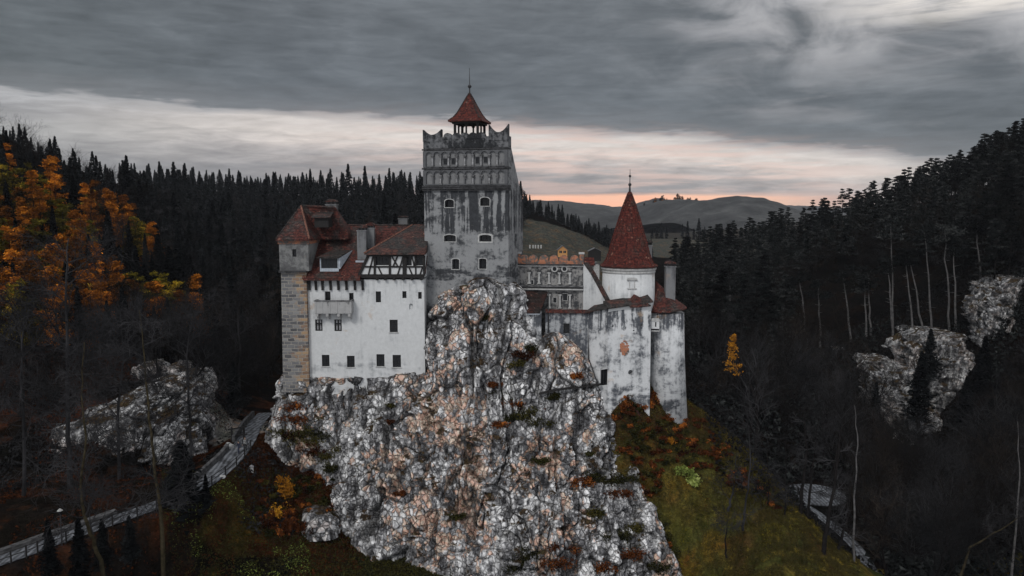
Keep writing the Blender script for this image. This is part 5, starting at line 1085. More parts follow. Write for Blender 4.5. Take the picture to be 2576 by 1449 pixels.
# --- scatter
def sample(n, u0, u1, y0, y1, poly, rs, ypow=1.0):
    """random ground points between two distances whose foot falls in a given patch of hillside"""
    th = rs.uniform((u0 - 1288) / F, (u1 - 1288) / F, n); y = np.exp(rs.uniform(0, 1, n) ** ypow * math.log(y1 / y0) + math.log(y0)); x = th * y; z = H(x, y); u, v = proj(x, y, z)
    ok = inpoly(u, v, poly) if poly is not None else np.ones(n, bool); return x[ok], y[ok], z[ok], u[ok], v[ok]
def thin(x, y, dmin):
    keep_ = []; cell = {}
    for i in range(len(x)):
        d = dmin if np.isscalar(dmin) else dmin[i]; kx, ky = int(x[i] // 6), int(y[i] // 6); ok = True
        for a in (-1, 0, 1):
            for b in (-1, 0, 1):
                for j in cell.get((kx + a, ky + b), ()):
                    if (x[i] - x[j]) ** 2 + (y[i] - y[j]) ** 2 < d * d: ok = False; break
                if not ok: break
            if not ok: break
        if ok: keep_.append(i); cell.setdefault((kx, ky), []).append(i)
    return np.array(keep_, int)
rs = np.random.RandomState(5)
# middle ridge of spruces
poly = [(300, 460), (520, 470), (800, 470), (1060, 470), (1320, 505), (1330, 560), (1250, 700), (1000, 800), (720, 930), (520, 900), (420, 760), (330, 560)]
x, y, z, u, v = sample(9000, 300, 1330, 140, 520, poly, rs, 0.55); k = thin(x, y, np.clip(y * 0.0135, 2.6, 6))
for i in k:
    if v[i] > 520 and rs.uniform() < .38:
        req('broadleaf_tree', RND[i % 3], x[i], y[i], z[i], rs.uniform(.55, 1.0), rs.uniform(0, 6.28), 'fuzzy leafless crown among the spruces left of the keep', 'fine twigged broadleaf trees on the middle ridge', far=True); continue
    s = (0.55 + 0.75 * rs.uniform() ** 2) * (1.0 if y[i] > 300 else 0.85) + (0.3 if rs.uniform() < 0.07 else 0); f_ = y[i] > 260
    req('spruce_tree', SPRM[i % 3] if f_ else SPR[i % 4], x[i], y[i], z[i], s, rs.uniform(0, 6.28), 'dark spruce on the wooded ridge left of the keep', 'spruces covering the ridge left of the keep', far=f_, bonus=0.02 if v[i] < 500 else 0, sz=s * rs.uniform(.5, 1.05))
# slopes right of the keep
poly = [(1310, 505), (1420, 545), (1520, 590), (1640, 612), (1640, 650), (1540, 640), (1470, 600), (1400, 560), (1330, 548)]
x, y, z, u, v = sample(3000, 1300, 1650, 400, 620, poly, rs); k = thin(x, y, 7.0)
for i in k[:260]: req('spruce_tree', SPRM[i % 3], x[i], y[i], z[i], rs.uniform(.4, .8), rs.uniform(0, 6.28), 'far spruce on the slope between the keep and the cone roof', 'spruces on the slope right of the keep', far=True)
for (uu, vv, hh) in ((1652, 612, 24), (1663, 612, 30), (1676, 614, 22), (1716, 610, 28), (1729, 612, 34), (1745, 610, 22), (1757, 612, 40), (1772, 610, 26), (1793, 612, 24), (1815, 612, 30), (1640, 612, 20), (1537, 600, 26), (1519, 596, 30), (1498, 590, 30), (1480, 585, 24)):
    p = P(uu, vv, 730 if uu > 1600 else 520); s = hh * p.y / F / 14.0 * 1.4; req('spruce_tree', SPRM[int(uu) % 3], p.x, p.y, Hs(p.x, p.y) - 1, s, uu, 'dark spruce in the row beyond the green field', 'spruces in a row beyond the field', far=True, bonus=1)
# left hill: dark conifers up top, orange larches and yellow beeches below
polyL = [(-160, 300), (0, 370), (160, 440), (330, 500), (440, 560), (520, 700), (560, 900), (300, 905), (-200, 920)]
x, y, z, u, v = sample(6000, -200, 560, 108, 290, polyL, rs); k = thin(x, y, np.clip(y * 0.018, 2.2, 4.2)); x, y, z, u, v = x[k], y[k], z[k], u[k], v[k]
cn = fbm(np.stack([u / 60, v / 75, u * 0], 1), 4, 44); sk = np.interp(u, [0, 160, 330, 450, 520], [370, 440, 500, 560, 640])
for i in range(len(x)):
    dep = v[i] - sk[i]; core = (u[i] < 300 + (v[i] - 560) * .7) and dep > 85 and v[i] < 890 and rs.uniform() < .85; s = rs.uniform(0.75, 1.1); rz = rs.uniform(0, 6.28)
    if core and cn[i] > 0.0: req('larch_tree', LAR[i % 3], x[i], y[i], z[i], s * .85, rz, 'orange larch on the steep hillside at the left', 'orange larches on the left hillside')
    elif core and cn[i] > -0.17: req('beech_tree', YEL[i % 3], x[i], y[i], z[i], s * .8, rz, 'olive yellow broadleaf tree on the left hillside', 'yellowing trees on the left hillside')
    elif rs.uniform() < 0.3: req('bare_tree', BAR[i % 5], x[i], y[i], z[i], s * .75, rz, 'leafless tree among the conifers of the left hillside', 'leafless trees on the left hillside')
    else: req('spruce_tree', SPR[i % 4], x[i], y[i], z[i], s * .68, rz, 'dark conifer on the left hillside', 'dark conifers on the left hillside')
# right hill: pines with bare trees between
polyR = [(1700, 640), (1850, 590), (1980, 590), (2100, 520), (2300, 420), (2576, 300), (2760, 240), (2800, 800), (2560, 720), (2500, 760), (2440, 880), (2150, 890), (2000, 930), (1900, 1010), (1800, 930), (1740, 900), (1690, 800)]
x, y, z, u, v = sample(8000, 1690, 2800, 120, 350, polyR, rs); clr = inpoly(u, v, [(1990, 700), (2480, 690), (2500, 870), (2150, 900), (1990, 880)])
x, y, z, u, v = x[~clr], y[~clr], z[~clr], u[~clr], v[~clr]; k = thin(x, y, np.clip(y * 0.0125, 2.0, 4.2))
sk = np.interp(u, [1700, 1850, 1980, 2100, 2300, 2576], [690, 640, 650, 590, 500, 430])
for i in k:
    s = rs.uniform(0.6, 1.25); rz = rs.uniform(0, 6.28)
    if rs.uniform() < (0.8 if v[i] < sk[i] + 50 else 0.42): req('pine_tree', PIN[i % 4], x[i], y[i], z[i], s * .9, rz, 'dark tiered pine on the steep right hillside', 'dark pines on the right hillside', sz=s, bonus=.03 if v[i] < sk[i] + 50 else 0)
    elif rs.uniform() < 0.55: req('broadleaf_tree', RND[i % 3], x[i], y[i], z[i], s * .75, rz, 'fuzzy leafless crown in the wood of the right hillside', 'fine twigged broadleaf trees on the right hillside', far=True)
    else: req('bare_tree', BARB[i % 3], x[i], y[i], z[i], s * .8, rz, 'leafless tree between the pines of the right hillside', 'leafless trees on the right hillside')
# valley woods, lower right
polyV = [(1800, 930), (2000, 930), (2170, 900), (2200, 1090), (2440, 1100), (2600, 950), (2700, 1000), (2700, 1500), (2240, 1500), (2150, 1330), (2080, 1240), (1990, 1210), (1900, 1150), (1850, 1080), (1760, 1000)]
x, y, z, u, v = sample(2500, 1750, 2700, 84, 175, polyV, rs); k = thin(x, y, 3.4); dpth = np.hypot(x - PATIO.x, y - PATIO.y); bpos = P(1992, 1200, 131)
cl2 = inpoly(u, v, [(2140, 900), (2460, 860), (2520, 1100), (2480, 1190), (2230, 1210)])
for i in k:
    if cl2[i]: continue
    if dpth[i] < 8 or math.hypot(x[i] - bpos.x, y[i] - bpos.y) < 7 or np.hypot(PL['right'][:, 0] - x[i], PL['right'][:, 1] - y[i]).min() < 2: continue
    req('bare_tree', (BAR[:2] + BARB + BARL)[i % 8], x[i], y[i], z[i], rs.uniform(0.6, 1.05), rs.uniform(0, 6.28), 'leafless grey tree in the dark valley at the lower right', 'leafless trees in the valley at the lower right')
# behind the path and on the left mound
x, y, z, u, v = sample(1500, -100, 720, 92, 150, [(-100, 860), (720, 850), (690, 1000), (560, 1000), (400, 960), (150, 950), (150, 1180), (0, 1220), (-100, 1200)], rs); k = thin(x, y, 3.2)
for i in k: req('bare_tree', (BARB + BAR)[i % 8], x[i], y[i], z[i], rs.uniform(.45, .8), rs.uniform(0, 6.28), 'leafless tree behind the mound and path on the left', 'leafless trees behind the left mound')
from mathutils.bvhtree import BVHTree
def bvh(o):
    me = o.data; n = len(me.vertices); co = np.empty(n * 3, np.float32); me.vertices.foreach_get('co', co); co = co.reshape(-1, 3) + np.array(o.location)
    fs = np.empty(len(me.loops), np.int32); me.loops.foreach_get('vertex_index', fs); return BVHTree.FromPolygons(co.tolist(), fs.reshape(-1, 4).tolist())
RB = bvh(bpy.data.objects['rock_cliff'])
def on_rock(u, v):
    d = Vector(ray(u, v)); h = RB.ray_cast(Vector((0, 0, CZ)), d.normalized()); return h[0], h[1]
def ground_at(u, v, y0=50, y1=700):
    ys = np.exp(np.linspace(math.log(y0), math.log(y1), 500)); d = ray(u, v); t = ys / d[1]; x = d[0] * t; z = CZ + d[2] * t; h = H(x, ys); k = np.argmax(h > z)
    return Vector((x[k], ys[k], h[k]))
# ------------------------------------------------------------------ individually placed trees
def fg_tree(pts, r0, seed, label, mtr, mtw, crown_h=0.45, n_br=16, L_=3.2, group=None, name='bare_tree', lv_=3):
    q = [P(*p) for p in pts]; base = q[0]; rs = np.random.RandomState(seed); tb = MB(); tw_ = MB(); n = len(q); dense_ = []
    for i in range(n - 1):
        for k in range(4): dense_.append(q[i].lerp(q[i + 1], k / 4) + Vector(rs.normal(size=3) * 0.05))
    dense_.append(q[-1]); m_ = len(dense_) - 1
    for i in range(m_): tb.tube(dense_[i] - base, dense_[i + 1] - base, r0 * (1 - .85 * i / m_), r0 * (1 - .85 * (i + 1) / m_), 7, cap=False)
    def grow(p, d, L, r, lvl):
        qd = p; dd = d
        for k in range(3):
            dd = (dd + Vector(rs.normal(size=3) * 0.16) + Vector((0, 0, .03))).normalized(); q2 = qd + dd * L / 3; tw_.tube(qd, q2, r * 1.25 * (1 - .25 * k), r * (1 - .25 * (k + 1)), 4 if lvl == 0 else 3, cap=False)
            if lvl < lv_:
                for _ in range(2 if lvl < 2 else 1): grow(q2, (dd * 0.7 + dd.cross(Vector(rs.normal(size=3))).normalized() * rs.uniform(.4, .9)).normalized(), L * rs.uniform(.5, .78), max(.02, r * .55), lvl + 1)
            qd = q2
    for k in range(n_br):
        t = crown_h + (1 - crown_h) * (k + rs.uniform(0, 1)) / n_br; i = min(m_ - 1, int(t * m_)); p = dense_[i] - base; a = rs.uniform(0, 6.28); grow(p, Vector((math.cos(a), math.sin(a), rs.uniform(.1, .9))).normalized(), L_ * (1.25 - 0.7 * t) * rs.uniform(.7, 1.2), r0 * .32 * (1.1 - .6 * t), 0)
    e = empty(name, base); tag(e, label, 'tree', group)
    for nm, mb_, m__ in (('trunk', tb, mtr), ('crown', tw_, mtw)):
        o = bpy.data.objects.new(nm, mesh_mb(nm, mb_, M[m__])); COL.objects.link(o); o.parent = e
    return e
FG = [([(418,1560,66),(410,1330,66),(398,1250,66),(385,1150,66),(372,1020,66),(362,900,66),(350,780,66)], .21, 'tall thin mossy tree in front of the cobbled path', 'mossbark', 'twiglight'),
 ([(268,1560,62),(258,1432,62),(233,1357,62),(213,1300,62),(205,1230,62),(214,1100,62),(205,960,62),(212,860,62)], .20, 'crooked leaning tree crossing the lower left path', 'mossbark', 'twiglight'),
 ([(178,1260,78),(172,1100,78),(170,900,78),(166,720,78),(172,600,78)], .28, 'tall straight bare tree with wide limbs at the left', 'twiglight', 'twiglight'),
 ([(58,1290,76),(60,1100,76),(52,900,76),(64,760,76)], .22, 'bare tree nearest the left edge of the photo', 'twiglight', 'twiglight'),
 ([(300,1230,83),(296,1050,83),(310,900,83),(302,780,83)], .2, 'bare tree standing before the pale rock face on the left', 'twiglight', 'twiglight'),
 ([(482,1190,86),(478,1050,86),(470,900,86),(480,790,86)], .2, 'bare tree at the right end of the pale left rock face', 'twiglight', 'twiglight'),
 ([(600,1010,112),(606,900,112),(598,780,112),(606,690,112)], .2, 'bare tree between the left cliff and the stone tower', 'twiglight', 'twiglight'),
 ([(2068,1445,81),(2076,1350,81),(2092,1260,81),(2108,1160,81),(2120,1060,81)], .30, 'thick leaning dark trunk near the foot of the grassy spur', 'bark', 'twiglight'),
 ([(2104,1412,84),(2118,1350,84),(2136,1290,84),(2140,1200,84)], .22, 'shorter leaning tree right of the thick dark trunk on the spur', 'bark', 'twiglight'),
 ([(2012,1345,87),(2018,1240,87),(2028,1130,87),(2022,1040,87)], .27, 'dark trunk on the spur edge before the round terrace', 'bark', 'twiglight'),
 ([(2030,1350,87.5),(2036,1240,87.5),(2050,1140,87.5),(2060,1040,87.5)], .20, 'thinner dark trunk close beside the one before the terrace', 'bark', 'twiglight'),
 ([(1868,1336,83),(1874,1290,83),(1884,1230,83),(1888,1130,83),(1880,1060,83)], .16, 'slim grey tree in the middle of the grassy spur', 'twiglight', 'twiglight'),
 ([(1832,1284,85),(1838,1260,85),(1848,1215,85),(1852,1150,85)], .16, 'small tree with a pale stub on the upper spur', 'twiglight', 'twiglight'),
 ([(1928,1306,86),(1930,1270,86),(1934,1220,86),(1930,1130,86)], .12, 'slim brown tree near the crest of the spur', 'twig_brown', 'twig'),
 ([(1972,1344,85),(1974,1280,85),(1978,1200,85),(1974,1110,85)], .12, 'slim dark tree above the small pale ledge', 'bark', 'twiglight'),
 ([(1824,1404,80),(1825,1360,80),(1828,1330,80),(1832,1290,80)], .10, 'short dark sapling low on the grassy spur', 'bark', 'twiglight'),
 ([(2150,1520,84),(2148,1400,84),(2150,1250,84),(2158,1120,84),(2150,1020,84)], .17, 'pale speckled birch trunk beside the park path', 'palebark', 'twig'),
 ([(2390,1520,84),(2440,1380,84),(2520,1330,84),(2600,1280,84)], .16, 'mossy trunk leaning far over at the lower right', 'mossbark', 'twiglight'),
 ([(2540,1500,86),(2552,1380,86),(2566,1200,86),(2560,1060,86)], .17, 'pale birch at the right edge of the photo', 'palebark', 'twig')]
for i, (pts, r, lab, a, b) in enumerate(FG): fg_tree(pts, r, 500 + i, lab, a, b, 0.28 if i not in (15, 17) else 0.55, 16 if i < 7 else 8, (4.6 if i in (2, 3, 4, 5) else 3.2) if i < 7 else 1.9, lv_=3 if i < 7 else 2)
for i, (u0, v0, u1, v1) in enumerate(((2241,570,2246,850),(2183,690,2191,845),(2174,705,2180,850),(2277,644,2299,850),(2288,644,2324,846),(2328,583,2344,840),(2378,579,2389,835),(2401,624,2404,830),(2455,560,2470,740),(2120,683,2142,860),(2011,694,2032,880),(2233,660,2246,862),(2060,720,2064,880),(1790,700,1793,850),(1836,720,1838,860))):
    g = ground_at(u1, v1, 110, 400); Y = g.y; t = P(u0, v0, Y + 1); e = empty('pine_tree', g); rs_ = np.random.RandomState(700 + i); mb = MB(); top = t - g; pr = Vector((0, 0, -.5))
    for k in range(1, 8): qn = top * (k / 7) + Vector(rs_.normal(size=3) * .12); mb.tube(pr, qn, .26 * (1 - .10 * (k - 1)), .26 * (1 - .10 * k), 6, cap=False); pr = qn
    for k in range(9):
        tt = rs_.uniform(.2, .9); a = rs_.uniform(0, 6.28); b_ = top * tt; mb.tube(b_, b_ + Vector((math.cos(a) * 1.5, math.sin(a) * 1.5, rs_.uniform(-.2, .5))) * rs_.uniform(.4, 1), .06, .02, 3, cap=False)
    o = bpy.data.objects.new('trunk', mesh_mb('trunk', mb, M['palebark'])); COL.objects.link(o); o.parent = e
    cs = [top + Vector((rs_.normal() * 1.3, rs_.normal() * 1.3, rs_.uniform(-2.5, 1.5))) for _ in range(9)]; c = np.concatenate([np.array(c_) + rs_.normal(size=(70, 3)) * np.array([.8, .8, .28]) for c_ in cs]); v_, f_ = tri_cloud(c, np.full(len(c), .5), rs=rs_, aspect=1.2, flat=.3)
    o = bpy.data.objects.new('crown', mesh_np('crown', v_, f_, M['pine'])); COL.objects.link(o); o.parent = e
    tag(e, 'pale trunked pine standing on the open part of the right hillside', 'tree', 'pale trunked pines on the right hillside')
for (u, v, Y, h, lab) in ((462, 1325, 75, 8.8, 'black spruce standing in front of the cobbled path'), (128, 1460, 62, 5.2, 'dark spruce at the lower left corner before the path'), (262, 1440, 65, 4.8, 'small dark spruce below the path left of the mossy tree'), (205, 1470, 60, 5.5, 'dark spruce between the mossy trees at the bottom left'), (330, 1420, 68, 4.6, 'young dark spruce right of the leaning mossy tree'), (520, 1290, 76, 4.0, 'young dark spruce at the bend of the path'), (590, 1052, 100, 7.5, 'dark spruce beside the gate at the top of the path'), (2310, 1070, 150, 14.5, 'dark spruce standing against the pale streaked cliff'), (2335, 960, 158, 11, 'dark spruce above the streaked cliff'), (2200, 1075, 149, 9, 'dark spruce at the left end of the pale streaked cliff'), (2425, 1100, 147, 12, 'dark spruce at the right end of the pale streaked cliff'), (2470, 1010, 150, 13, 'dark spruce between the streaked cliff and the rock face at the right edge'), (2500, 1110, 140, 12, 'dark spruce below the rock face at the right edge')):
    p = P(u, v, Y); spawn(SPR[int(u) % 4], p.x, p.y, p.z, h / 14.0 * (2.1 if u == 462 else 1.35), u, lab, 'tree', None, sz=h / 14.0)
GT = leafy('larch_tree', 'goldbush', (260,), 10, 2.3, 900, 0.5, 0.8)[0]
p = P(1842, 950, 126); spawn(GT, p.x, p.y, p.z, .62, 1, 'small golden larch alone in the dark wood right of the castle', 'tree', None, sz=0.72)
# allocate the scattered trees: the largest in the picture as individuals, the rest as woods
far = {'spruce_tree': [], 'bare_tree': [], 'pine_tree': [], 'larch_tree': [], 'beech_tree': [], 'broadleaf_tree': []}; cap_ = {'spruce_tree': 292, 'bare_tree': 280, 'pine_tree': 283, 'larch_tree': 290, 'beech_tree': 290, 'broadleaf_tree': 290}; cnt = {}
LOWB = []
for k in range(3):
    tb, tw_ = bare_mesh(380 + k, 13, 0.85, 3, 0.2, 0.3); V_ = np.array(tb.v + tw_.v); nb_ = len(tb.v); LOWB.append((V_, [q for q in tb.f] + [[j + nb_ for j in q] for q in tw_.f]))
for r in sorted(REQ, key=lambda q: -q[0]):
    _, kind, proto, x, y, z, s, rz, lab, grp, fr_, sz = r; cnt[kind] = cnt.get(kind, 0) + 1
    if cnt[kind] <= cap_[kind]:
        if fr_: single(kind, proto, x, y, z, s, rz, lab, 'tree', grp, sz)
        else: spawn(proto, x, y, z, s, rz, lab, 'tree', grp, sz=sz)
    else: far[kind].append((x, y, z, s, rz))
print(cnt)
def woods(name, lst, protos, mats, label):
    V = []; Fc = []; b = 0; quad = not isinstance(protos[0][1], np.ndarray)
    for i, (x, y, z, s, rz) in enumerate(lst):
        V0, F0 = protos[i % len(protos)]; c_, s_ = math.cos(rz), math.sin(rz); V.append(np.stack([V0[:, 0] * c_ - V0[:, 1] * s_, V0[:, 0] * s_ + V0[:, 1] * c_, V0[:, 2]], 1) * s + np.array([x, y, z])); Fc.append(np.array(F0) + b); b += len(V0)
    o = link(name, mesh_np(name, np.concatenate(V), np.concatenate(Fc), mats)); tag(o, label, kind='stuff')
if far['spruce_tree']: woods('forest', far['spruce_tree'], SPRF, M['spruce'], 'dense far spruce wood on the ridge and slopes behind the castle')
if far['bare_tree']: woods('forest', far['bare_tree'], LOWB, M['twig_brown'], 'far leafless wood filling the hillsides and valley')
PINF = []
for p_ in PIN:
    me = p_[2].data; n = len(me.vertices); co = np.empty(n * 3, np.float32); me.vertices.foreach_get('co', co); T_ = co.reshape(-1, 3, 3)[::3]; m_ = T_.mean(1, keepdims=True); T_ = m_ + (T_ - m_) * 1.6; PINF.append((T_.reshape(-1, 3), np.arange(len(T_) * 3).reshape(-1, 3)))
if far['pine_tree']: woods('forest', far['pine_tree'], PINF, M['pine'], 'dense dark pine wood on the right hillside')
if far['broadleaf_tree']: woods('forest', far['broadleaf_tree'], RNDF, M['twig'], 'far fine twigged wood on the slopes')
# ------------------------------------------------------------------ shrubs
def shrub(name, c, size, n, mkey, label, ts=.28, group=None, cat='shrub', rs=RS):
    nb = max(3, int(n / 70)); cs = []
    for _ in range(nb): q = rs.normal(size=3) * np.array(size) * .45; q[2] = abs(q[2]) * .9; cs.append(q + rs.normal(size=(n // nb, 3)) * np.array(size) * .26)
    cs = np.concatenate(cs); v_, f_ = tri_cloud(cs, np.full(len(cs), ts), rs=rs, aspect=1.3); mb = MB()
    for _ in range(5): q = rs.normal(size=3) * np.array(size) * .5; mb.tube((0, 0, -.3), (q[0], q[1], abs(q[2]) + .1), .04, .015, 4, cap=False)
    e = bpy.data.objects.new(name, None); COL.objects.link(e); e.location = c; tag(e, label, cat, group)
    for nm, me in (('leaves', mesh_np('leaves', v_, f_, M[mkey])), ('stem', mesh_mb('stem', mb, M['bark']))):
        o = bpy.data.objects.new(nm, me); COL.objects.link(o); o.parent = e
    return e
for u, v, sx_, sz_, mk, lab in ((715,1245,.9,1.6,'goldbush','golden bush below the left shoulder of the castle rock'),(700,1290,1.1,.8,'goldbush','low golden bush under the taller golden one'),(735,1330,1.2,.6,'redbush','orange brown bush between the golden bush and the small boulder'),(1715,1190,1.0,.8,'palebush','pale green bush glowing high on the grassy spur'),(1740,1215,.9,.6,'palebush','second pale green bush just right of the brightest one'),(1668,1000,1.0,.8,'goldbush','yellow bush beside the corner tower'),(1690,1110,.6,.5,'goldbush','small yellow bush on the upper spur'),(1605,1080,.8,.6,'greenbush','yellow green bush at the foot of the brick arch'),(1262,1438,1.0,.4,'goldbush','yellow leaves at the very foot of the rock')):
    g = ground_at(u, v, 60, 130); shrub('bush', g, (sx_, sx_, sz_), 600, mk, lab, .26)
rs = np.random.RandomState(77); nred = 0
for _ in range(2600):   # rusty and green undergrowth on the slopes
    u = rs.uniform(640, 2120); v = rs.uniform(960, 1445)
    inL = 640 < u < 880 and 1195 < v < 1345; inR = inpoly(np.array([u]), np.array([v]), [(1520,1050),(1640,950),(1735,1040),(1830,1120),(1880,1190),(1990,1290),(1900,1270),(1800,1200),(1680,1180),(1640,1260),(1720,1449),(1690,1449),(1600,1200)])[0]
    if not (inL or inR): continue
    g = ground_at(u, v, 60, 125); nred += 1; s = rs.uniform(.3, .8) if inR else rs.uniform(.4, .9)
    mk = ['redbush', 'greenbush', 'redbush', 'greenbush', 'redbush'][nred % 5]
    shrub('bush', g, (s, s, s * .6), 190, mk, ('rusty brown' if mk == 'redbush' else 'dull green') + (' low bush on the slope left of the rock foot' if inL else ' low bush on the spur below the corner tower'), .24, ('rusty' if mk == 'redbush' else 'green') + (' bushes left of the rock' if inL else ' bushes on the spur'), rs=rs)
# plants rooted on ledges of the castle rock
LD = [(730,1030,1.0),(745,1060,.9),(755,1090,1.1),(775,1110,1.2),(800,1105,1.0),(790,1140,.9),(735,1100,.8),(828,1150,.8),(830,1180,.8),(1262,1000,.9),(1285,1015,1.0),(1310,1030,1.1),(1335,1045,.9),(1352,1065,.8),(1290,1050,.7),(1250,1070,.6),(1315,895,.8),(1340,880,.8),(1300,915,.6),(1395,1000,.5),(1445,945,.7),(1470,1215,.9),(1500,1205,1.0),(1540,1215,1.1),(1580,1210,1.1),(1620,1215,1.1),(1560,1245,.9),(1500,1290,.7),(1560,1350,.8),(1600,1330,.8),(1585,1400,.9),(1400,1420,1.0),(1330,1400,.8),(1310,1425,1.0),(1150,1300,.5),(1010,1240,.4),(980,1060,.5),(985,1020,.5),(1215,800,.5),(1360,1160,.6),(1420,1380,.9),(1240,970,.5),(1065,860,.5),(1480,1140,.5),(1650,1430,.8),(1520,1430,.8)]
for i, (u, v, s) in enumerate(LD):
    h, n_ = on_rock(u, v)
    if h is None: continue
    mk = 'redbush' if i % 5 < 2 else 'greenbush'; shrub('plant', h + Vector((0, -.15, -.1)), (s * (1.7 if u < 840 or v > 1190 or 1230 < u < 1400 else 1.0), s * .5, s * (1.1 if u < 840 or v > 1190 or 1230 < u < 1400 else .6)), 420, mk, 'dark dry plant clinging to a ledge of the castle rock' if mk == 'redbush' else 'dull green plant clinging to a ledge of the castle rock', .22, 'dry plants on the castle rock' if mk == 'redbush' else 'green plants on the castle rock', 'plant', rs)
# ------------------------------------------------------------------ ground cover: tufts and fallen leaves (uncountable)
def cover(name, n, u0, u1, y0, y1, test, size, mkey, label, seed, hgt=.12):
    rs = np.random.RandomState(seed); th = rs.uniform((u0 - 1288) / F, (u1 - 1288) / F, n); y = rs.uniform(y0, y1, n); x = th * y; z = H(x, y); u, v = proj(x, y, z); ok = test(x, y, z, u, v, rs); x, y, z = x[ok], y[ok], z[ok]
    ok0 = None; dd = np.minimum.reduce([np.hypot(x[:, None] - pl[None, ::3, 0], y[:, None] - pl[None, ::3, 1]).min(1) for pl in PL.values()]); ok = dd > 1.6; c = np.stack([x, y, z + rs.uniform(0, hgt, len(x))], 1)[ok]
    v_, f_ = tri_cloud(c, rs.uniform(.6, 1.3, len(c)) * size, rs=rs, aspect=1.2); tag(link(name, mesh_np(name, v_, f_, M[mkey])), label, kind='stuff')
nz = lambda x, y, f, s: fbm(np.stack([x, y, x * 0], 1) * f, 3, s)
cover('grass', 95000, 1500, 2200, 76, 97, lambda x, y, z, u, v, r: nz(x, y, .8, 5) > -.2, .17, 'spurgrass', 'short rough grass on the spur below the castle', 1, .18)
cover('fallen_leaves', 30000, 1500, 2200, 76, 97, lambda x, y, z, u, v, r: (nz(x, y, .9, 8) + (z - 33) * .05) > .10, .16, 'redbush', 'rusty dead leaves and bracken on the spur', 2)
cover('grass', 9000, 1650, 2100, 77, 90, lambda x, y, z, u, v, r: nz(x, y, .4, 12) > .12, .20, 'yellow', 'yellowing grass on the lower spur', 3, .15)
cover('grass', 34000, 380, 1400, 70, 87, lambda x, y, z, u, v, r: v > 1180, .20, 'greenbush', 'dark grass at the foot of the castle rock', 4, .15)
cover('fallen_leaves', 26000, 400, 900, 70, 90, lambda x, y, z, u, v, r: (nz(x, y, .3, 9) > -.02), .19, 'redbush', 'red brown leaves on the slope left of the rock', 5)
cover('fallen_leaves', 5000, 400, 760, 71, 80, lambda x, y, z, u, v, r: (nz(x, y, .35, 19) > .02), .17, 'palebush', 'yellow green leaves scattered on the lower slope', 6)
cover('fallen_leaves', 22000, -60, 560, 62, 108, lambda x, y, z, u, v, r: (nz(x, y, .25, 29) > .0), .24, 'redbush', 'brown leaf litter around the path on the left', 7)
cover('undergrowth', 40000, -60, 720, 78, 135, lambda x, y, z, u, v, r: (nz(x, y, .25, 39) > .0), .30, 'twig', 'dark twiggy undergrowth on the left banks', 8, .6)
cover('undergrowth', 30000, 1740, 2650, 88, 190, lambda x, y, z, u, v, r: ((x - PATIO.x) ** 2 + (y - PATIO.y) ** 2 > 60) & (x > 26) & (nz(x, y, .12, 49) > .05) & ~inpoly(u, v, [(2140, 900), (2460, 860), (2520, 1100), (2480, 1190), (2230, 1210)]), .75, 'pine', 'black evergreen scrub added as dark gaps in the valley wood at the right', 19, 3.0)  # near-black clumps added to stand in for the shaded voids between the bare trees
cover('undergrowth', 50000, 1740, 2650, 88, 190, lambda x, y, z, u, v, r: ((x - PATIO.x) ** 2 + (y - PATIO.y) ** 2 > 60) & (x > 24 + (y - 88) * .0), .40, 'twig', 'dark twiggy undergrowth in the valley at the right', 9, .8)
# ------------------------------------------------------------------ path furniture
pl = PL['left']
def side(j, off):
    d = pl[min(j + 1, len(pl) - 1), :2] - pl[max(j - 1, 0), :2]; d /= np.linalg.norm(d); n_ = np.array([d[1], -d[0]]); q = pl[j, :2] + n_ * off; return q[0], q[1], pl[j, 2] + .1
def rail(name, j0, j1, sgn, label, step=5):
    js = list(range(j0, j1, step)); b = side(js[0], sgn * (pl[js[0], 3] / 2 + .1)); e = empty(name, b); tag(e, label, 'railing'); WL[e.name] = Vector(b)
    for k, j in enumerate(js):
        q = side(j, sgn * (pl[j, 3] / 2 + .1)); mb = MB(); mb.box(q[0] - .05, q[0] + .05, q[1] - .05, q[1] + .05, q[2] - .4, q[2] + 1.1); mb.build('post', M['wood'], e)
    for hh in (1.02, .6):
        mb = MB()
        for a, c in zip(js[:-1], js[1:]):
            p0 = side(a, sgn * (pl[a, 3] / 2 + .1)); p1 = side(c, sgn * (pl[c, 3] / 2 + .1)); mb.tube((p0[0], p0[1], p0[2] + hh), (p1[0], p1[1], p1[2] + hh), .04, .04, 5)
        mb.build('rail', M['wood'], e)
rail('path_railing', 2, 44, 1, 'dark railing along the outer edge of the path, lower left stretch')
rail('path_railing', 46, 82, 1, 'dark railing along the outer edge of the path, upper stretch near the rock')
def wall(j0, j1, sgn, h, w_, label, mk='stonewall'):
    mb = MB()
    for j in range(j0, j1):
        a0 = side(j, sgn * (pl[j, 3] / 2 + .05)); a1 = side(j, sgn * (pl[j, 3] / 2 + .05 + w_)); b0 = side(j + 1, sgn * (pl[j + 1, 3] / 2 + .05)); b1 = side(j + 1, sgn * (pl[j + 1, 3] / 2 + .05 + w_))
        q = [a0, b0, b1, a1]; q = q if sgn > 0 else q[::-1]; mb.hexa([(p_[0], p_[1], p_[2] - .5) for p_ in q] + [(p_[0], p_[1], p_[2] + h) for p_ in q])
    o = mb.build('low_wall', M[mk]); tag(o, label, 'wall')
wall(52, 82, -1, .55, .4, 'low dark stone wall on the uphill side of the path')
wall(86, 104, -1, .7, .35, 'low stone parapet curving to the bridge behind the rock')
wall(2, 40, -1, .35, .7, 'rough stone edging uphill of the lower path')
def post_thing(name, u, v, Y, h, parts, label, cat):
    b = P(u, v, Y); e = empty(name, b)
    for nm, mb, m_ in parts(b): mb.build(nm, m_, e)
    tag(e, label, cat); return e
